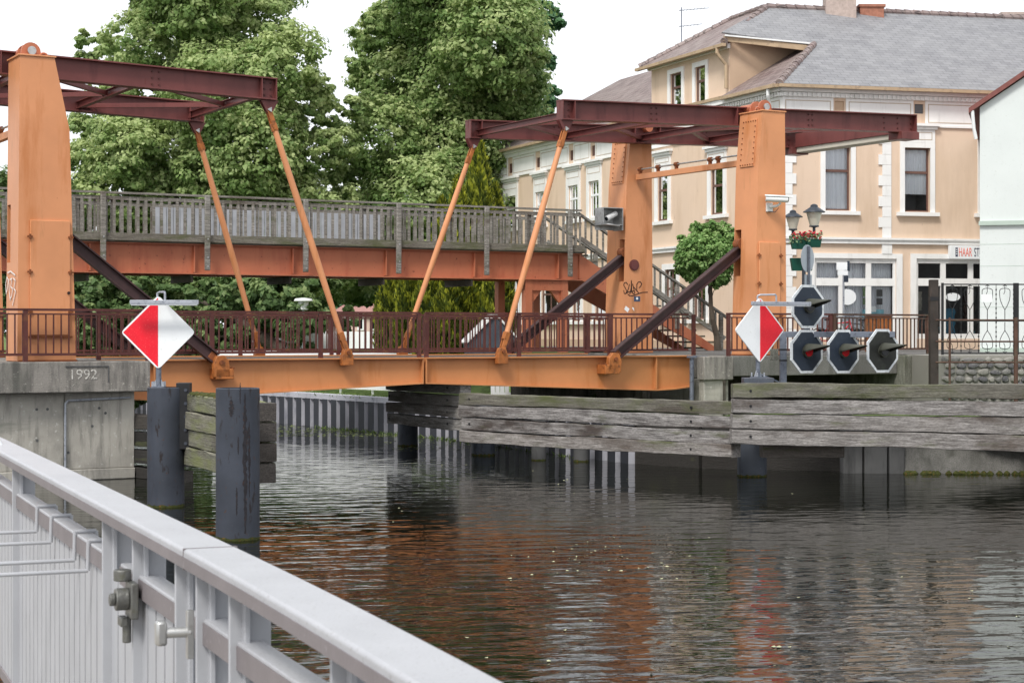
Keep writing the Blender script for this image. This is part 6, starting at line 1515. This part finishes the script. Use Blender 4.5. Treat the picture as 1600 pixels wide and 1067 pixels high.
he.build('handrail_edge', 'rail_side', fg)
yc = cs*.0625; FLR = 1.30; LT = 2.245
def seg(x0, x1, yy0, yy1, z0, z1, nm, mt_, bev=.004): return MB().box(min(x0, x1), max(x0, x1), yc+min(yy0*cs, yy1*cs), yc+max(yy0*cs, yy1*cs), z0, z1).build(nm, mt_, fg, bevel=bev)
posts = [q_of(190), q_of(310), q_of(38), q_of(400)]
gq0, gq1 = q_of(165), q_of(300)                 # gate leaf between latch post and next post
# mid rail, bottom rail
for a, c_ in ((-3, q_of(318)), (q_of(300), q_of(205)), (q_of(178), 14)): seg(a, c_, -.028, .028, LT-.062, LT, 'mid_rail', 'rail_grey'); seg(a, c_, .0282, .0305, LT-.058, LT-.008, 'rail_strip', 'rail_side', 0)
for a, c_ in ((-3, q_of(318)), (q_of(300), q_of(205)), (q_of(178), 14)): seg(a, c_, -.025, .025, FLR+.09, FLR+.14, 'bottom_rail', 'rail_side')
xp = [q_of(38), q_of(38)+1.75, q_of(38)+3.5, q_of(38)+5.2, q_of(185), q_of(232)-.02, q_of(304), q_of(338), q_of(392), q_of(392)-.75]
for x in xp:
    wq = .035
    pm = MB().box(x-.006, x+.006, yc-.045, yc+.045, FLR, HT-hv_-.001).box(x-.03, x+.03, yc+.012*cs-.006, yc+.012*cs+.006, FLR, HT-hv_-.002)
    pm.build('post', 'slat_grey', fg, bevel=.002)
# fluted infill slats
x = xp[4]+.05; n_ = 0
sl_m = MB()
def slats(x0, x1, pitch, nm):
    mb = MB(); x = x0
    MB().box(x0, x1, yc-.004, yc+.004, FLR+.14, LT-.063).build('gap_shade_sheet', 'rail_side', fg)  # dark sheet added to paint the shading between the slats
    while x < x1: ya = yc+cs*.005; mb.box(x, x+pitch*.84, min(ya, ya+cs*.014), max(ya, ya+cs*.014), FLR+.14, LT-.064); x += pitch
    mb.build(nm, 'slat_grey', fg, bevel=.0)
edges = sorted(xp+[13.5]); edges = [e for e in edges if e > q_of(310)]
for a, c_ in zip(edges[:-1], edges[1:]):
    if c_-a > .15: slats(a+.035, c_-.035, .112, 'infill_slats')
slats(-2.4, xp[9]-.04, .112, 'infill_slats'); 
seg(-3, 14, .03, .22, FLR-.06, FLR, 'edge_plate', 'concrete', .005)
# latch, hinge bolt, knob
lx = q_of(190, .14)
zL = Z(935, 0) if False else CH-(935-HY)/F*(O_+nrs*.12+rdir*lx).y
lt_ = MB(); yF = yc+cs*.06
lt_.box(lx-.045, lx+.045, min(yF-cs*.02, yF), max(yF-cs*.02, yF), zL-.05, zL+.045).tube((lx, yF, zL), (lx, yF+cs*.035, zL), .030, n=20).tube((lx, yF+cs*.035, zL), (lx, yF+cs*.05, zL), .017, n=12)
lt_.tube((lx+.03, yF+cs*.01, zL+.045), (lx+.03, yF+cs*.01, zL+.075), .024, n=12).tube((lx+.02, yF, zL-.05), (lx+.02, yF, zL-.12), .012).box(lx+.0, lx+.05, min(yF, yF+cs*.02), max(yF, yF+cs*.02), zL-.075, zL-.05)
lt_.build('latch_bolt', 'latch_metal', fg, bevel=.003) if 'latch_metal' in M else (mat('latch_metal', (.15, .15, .14), .4, .2, 20, [(40, .55, .75, (.12, .12, .08), None)], .2, 90, .6), lt_.build('latch_bolt', 'latch_metal', fg, bevel=.003))
kx = q_of(297, .115); Yk = (O_+nrs*.115+rdir*kx).y; zk = CH-(987-HY)/F*Yk
kb = MB().box(kx-.01, kx+.012, min(yc+cs*.045, yc+cs*.06), max(yc+cs*.045, yc+cs*.06), zk-.06, zk+.05).tube((kx, yc+cs*.05, zk), (kx+.01, yc+cs*.115, zk), .012, n=14).lathe([(.012, 0), (.013, .0)], (kx, yc, zk), 6)
kb.build('knob_stem', 'steel_bare', fg, bevel=.002); MB().box(kx-.006, kx+.026, min(yc+cs*.105, yc+cs*.13), max(yc+cs*.105, yc+cs*.13), zk-.028, zk+.028).build('knob', 'steel_bare', fg, bevel=.006)
# rods reaching in from the left, hooked over the mid rail
for i, (px, lab) in enumerate(((74, 0), (97, 0), (135, 0), (157, 0))):
    xr = q_of(px, .06); ys = yc+cs*.036; hk = MB(); zr = LT-.075; ln_ = 1.4
    hk.path([(xr, yc-cs*.036, LT-.05), (xr, yc-cs*.034, LT+.008), (xr, yc+cs*.034, LT+.008), (xr, ys, zr-.01), (xr-.0, ys+cs*ln_, zr-.01-.0)], .0065, 8)
    hk.build('rod_hook', 'slat_grey', fg)
# lifebuoy edge at the far left end of the handrail, quay edge under the fence
lfb = thing('white_buoy', 'white rounded buoy edge resting on the handrail at the left frame edge', 'buoy', tuple(O_+rdir*(q_of(-2, .08))+nrs*.10+Vector((0, 0, HT+.0))))
MB().lathe([(.02, -.05), (.075, -.03), (.085, .0), (.07, .03), (.02, .05)], (-.05, 0, 0), 20).build('rim', 'sign_white', lfb)
qe = MB(); 
for (a, c_, e, g_) in ((-6, 16, cs*.05, cs*6),):
    pts = [O_+rdir*a+nrs*.03, O_+rdir*c_+nrs*.03, O_+rdir*c_+nrs*6, O_+rdir*a+nrs*6]
    qe.add([(p.x, p.y, FLR-.065) for p in pts]+[(p.x, p.y, -1) for p in pts], [(0, 1, 2, 3), (0, 1, 5, 4), (1, 2, 6, 5), (3, 0, 4, 7)])
tag(qe.build('quay_walkway', 'paving', smooth=False), kind='structure')
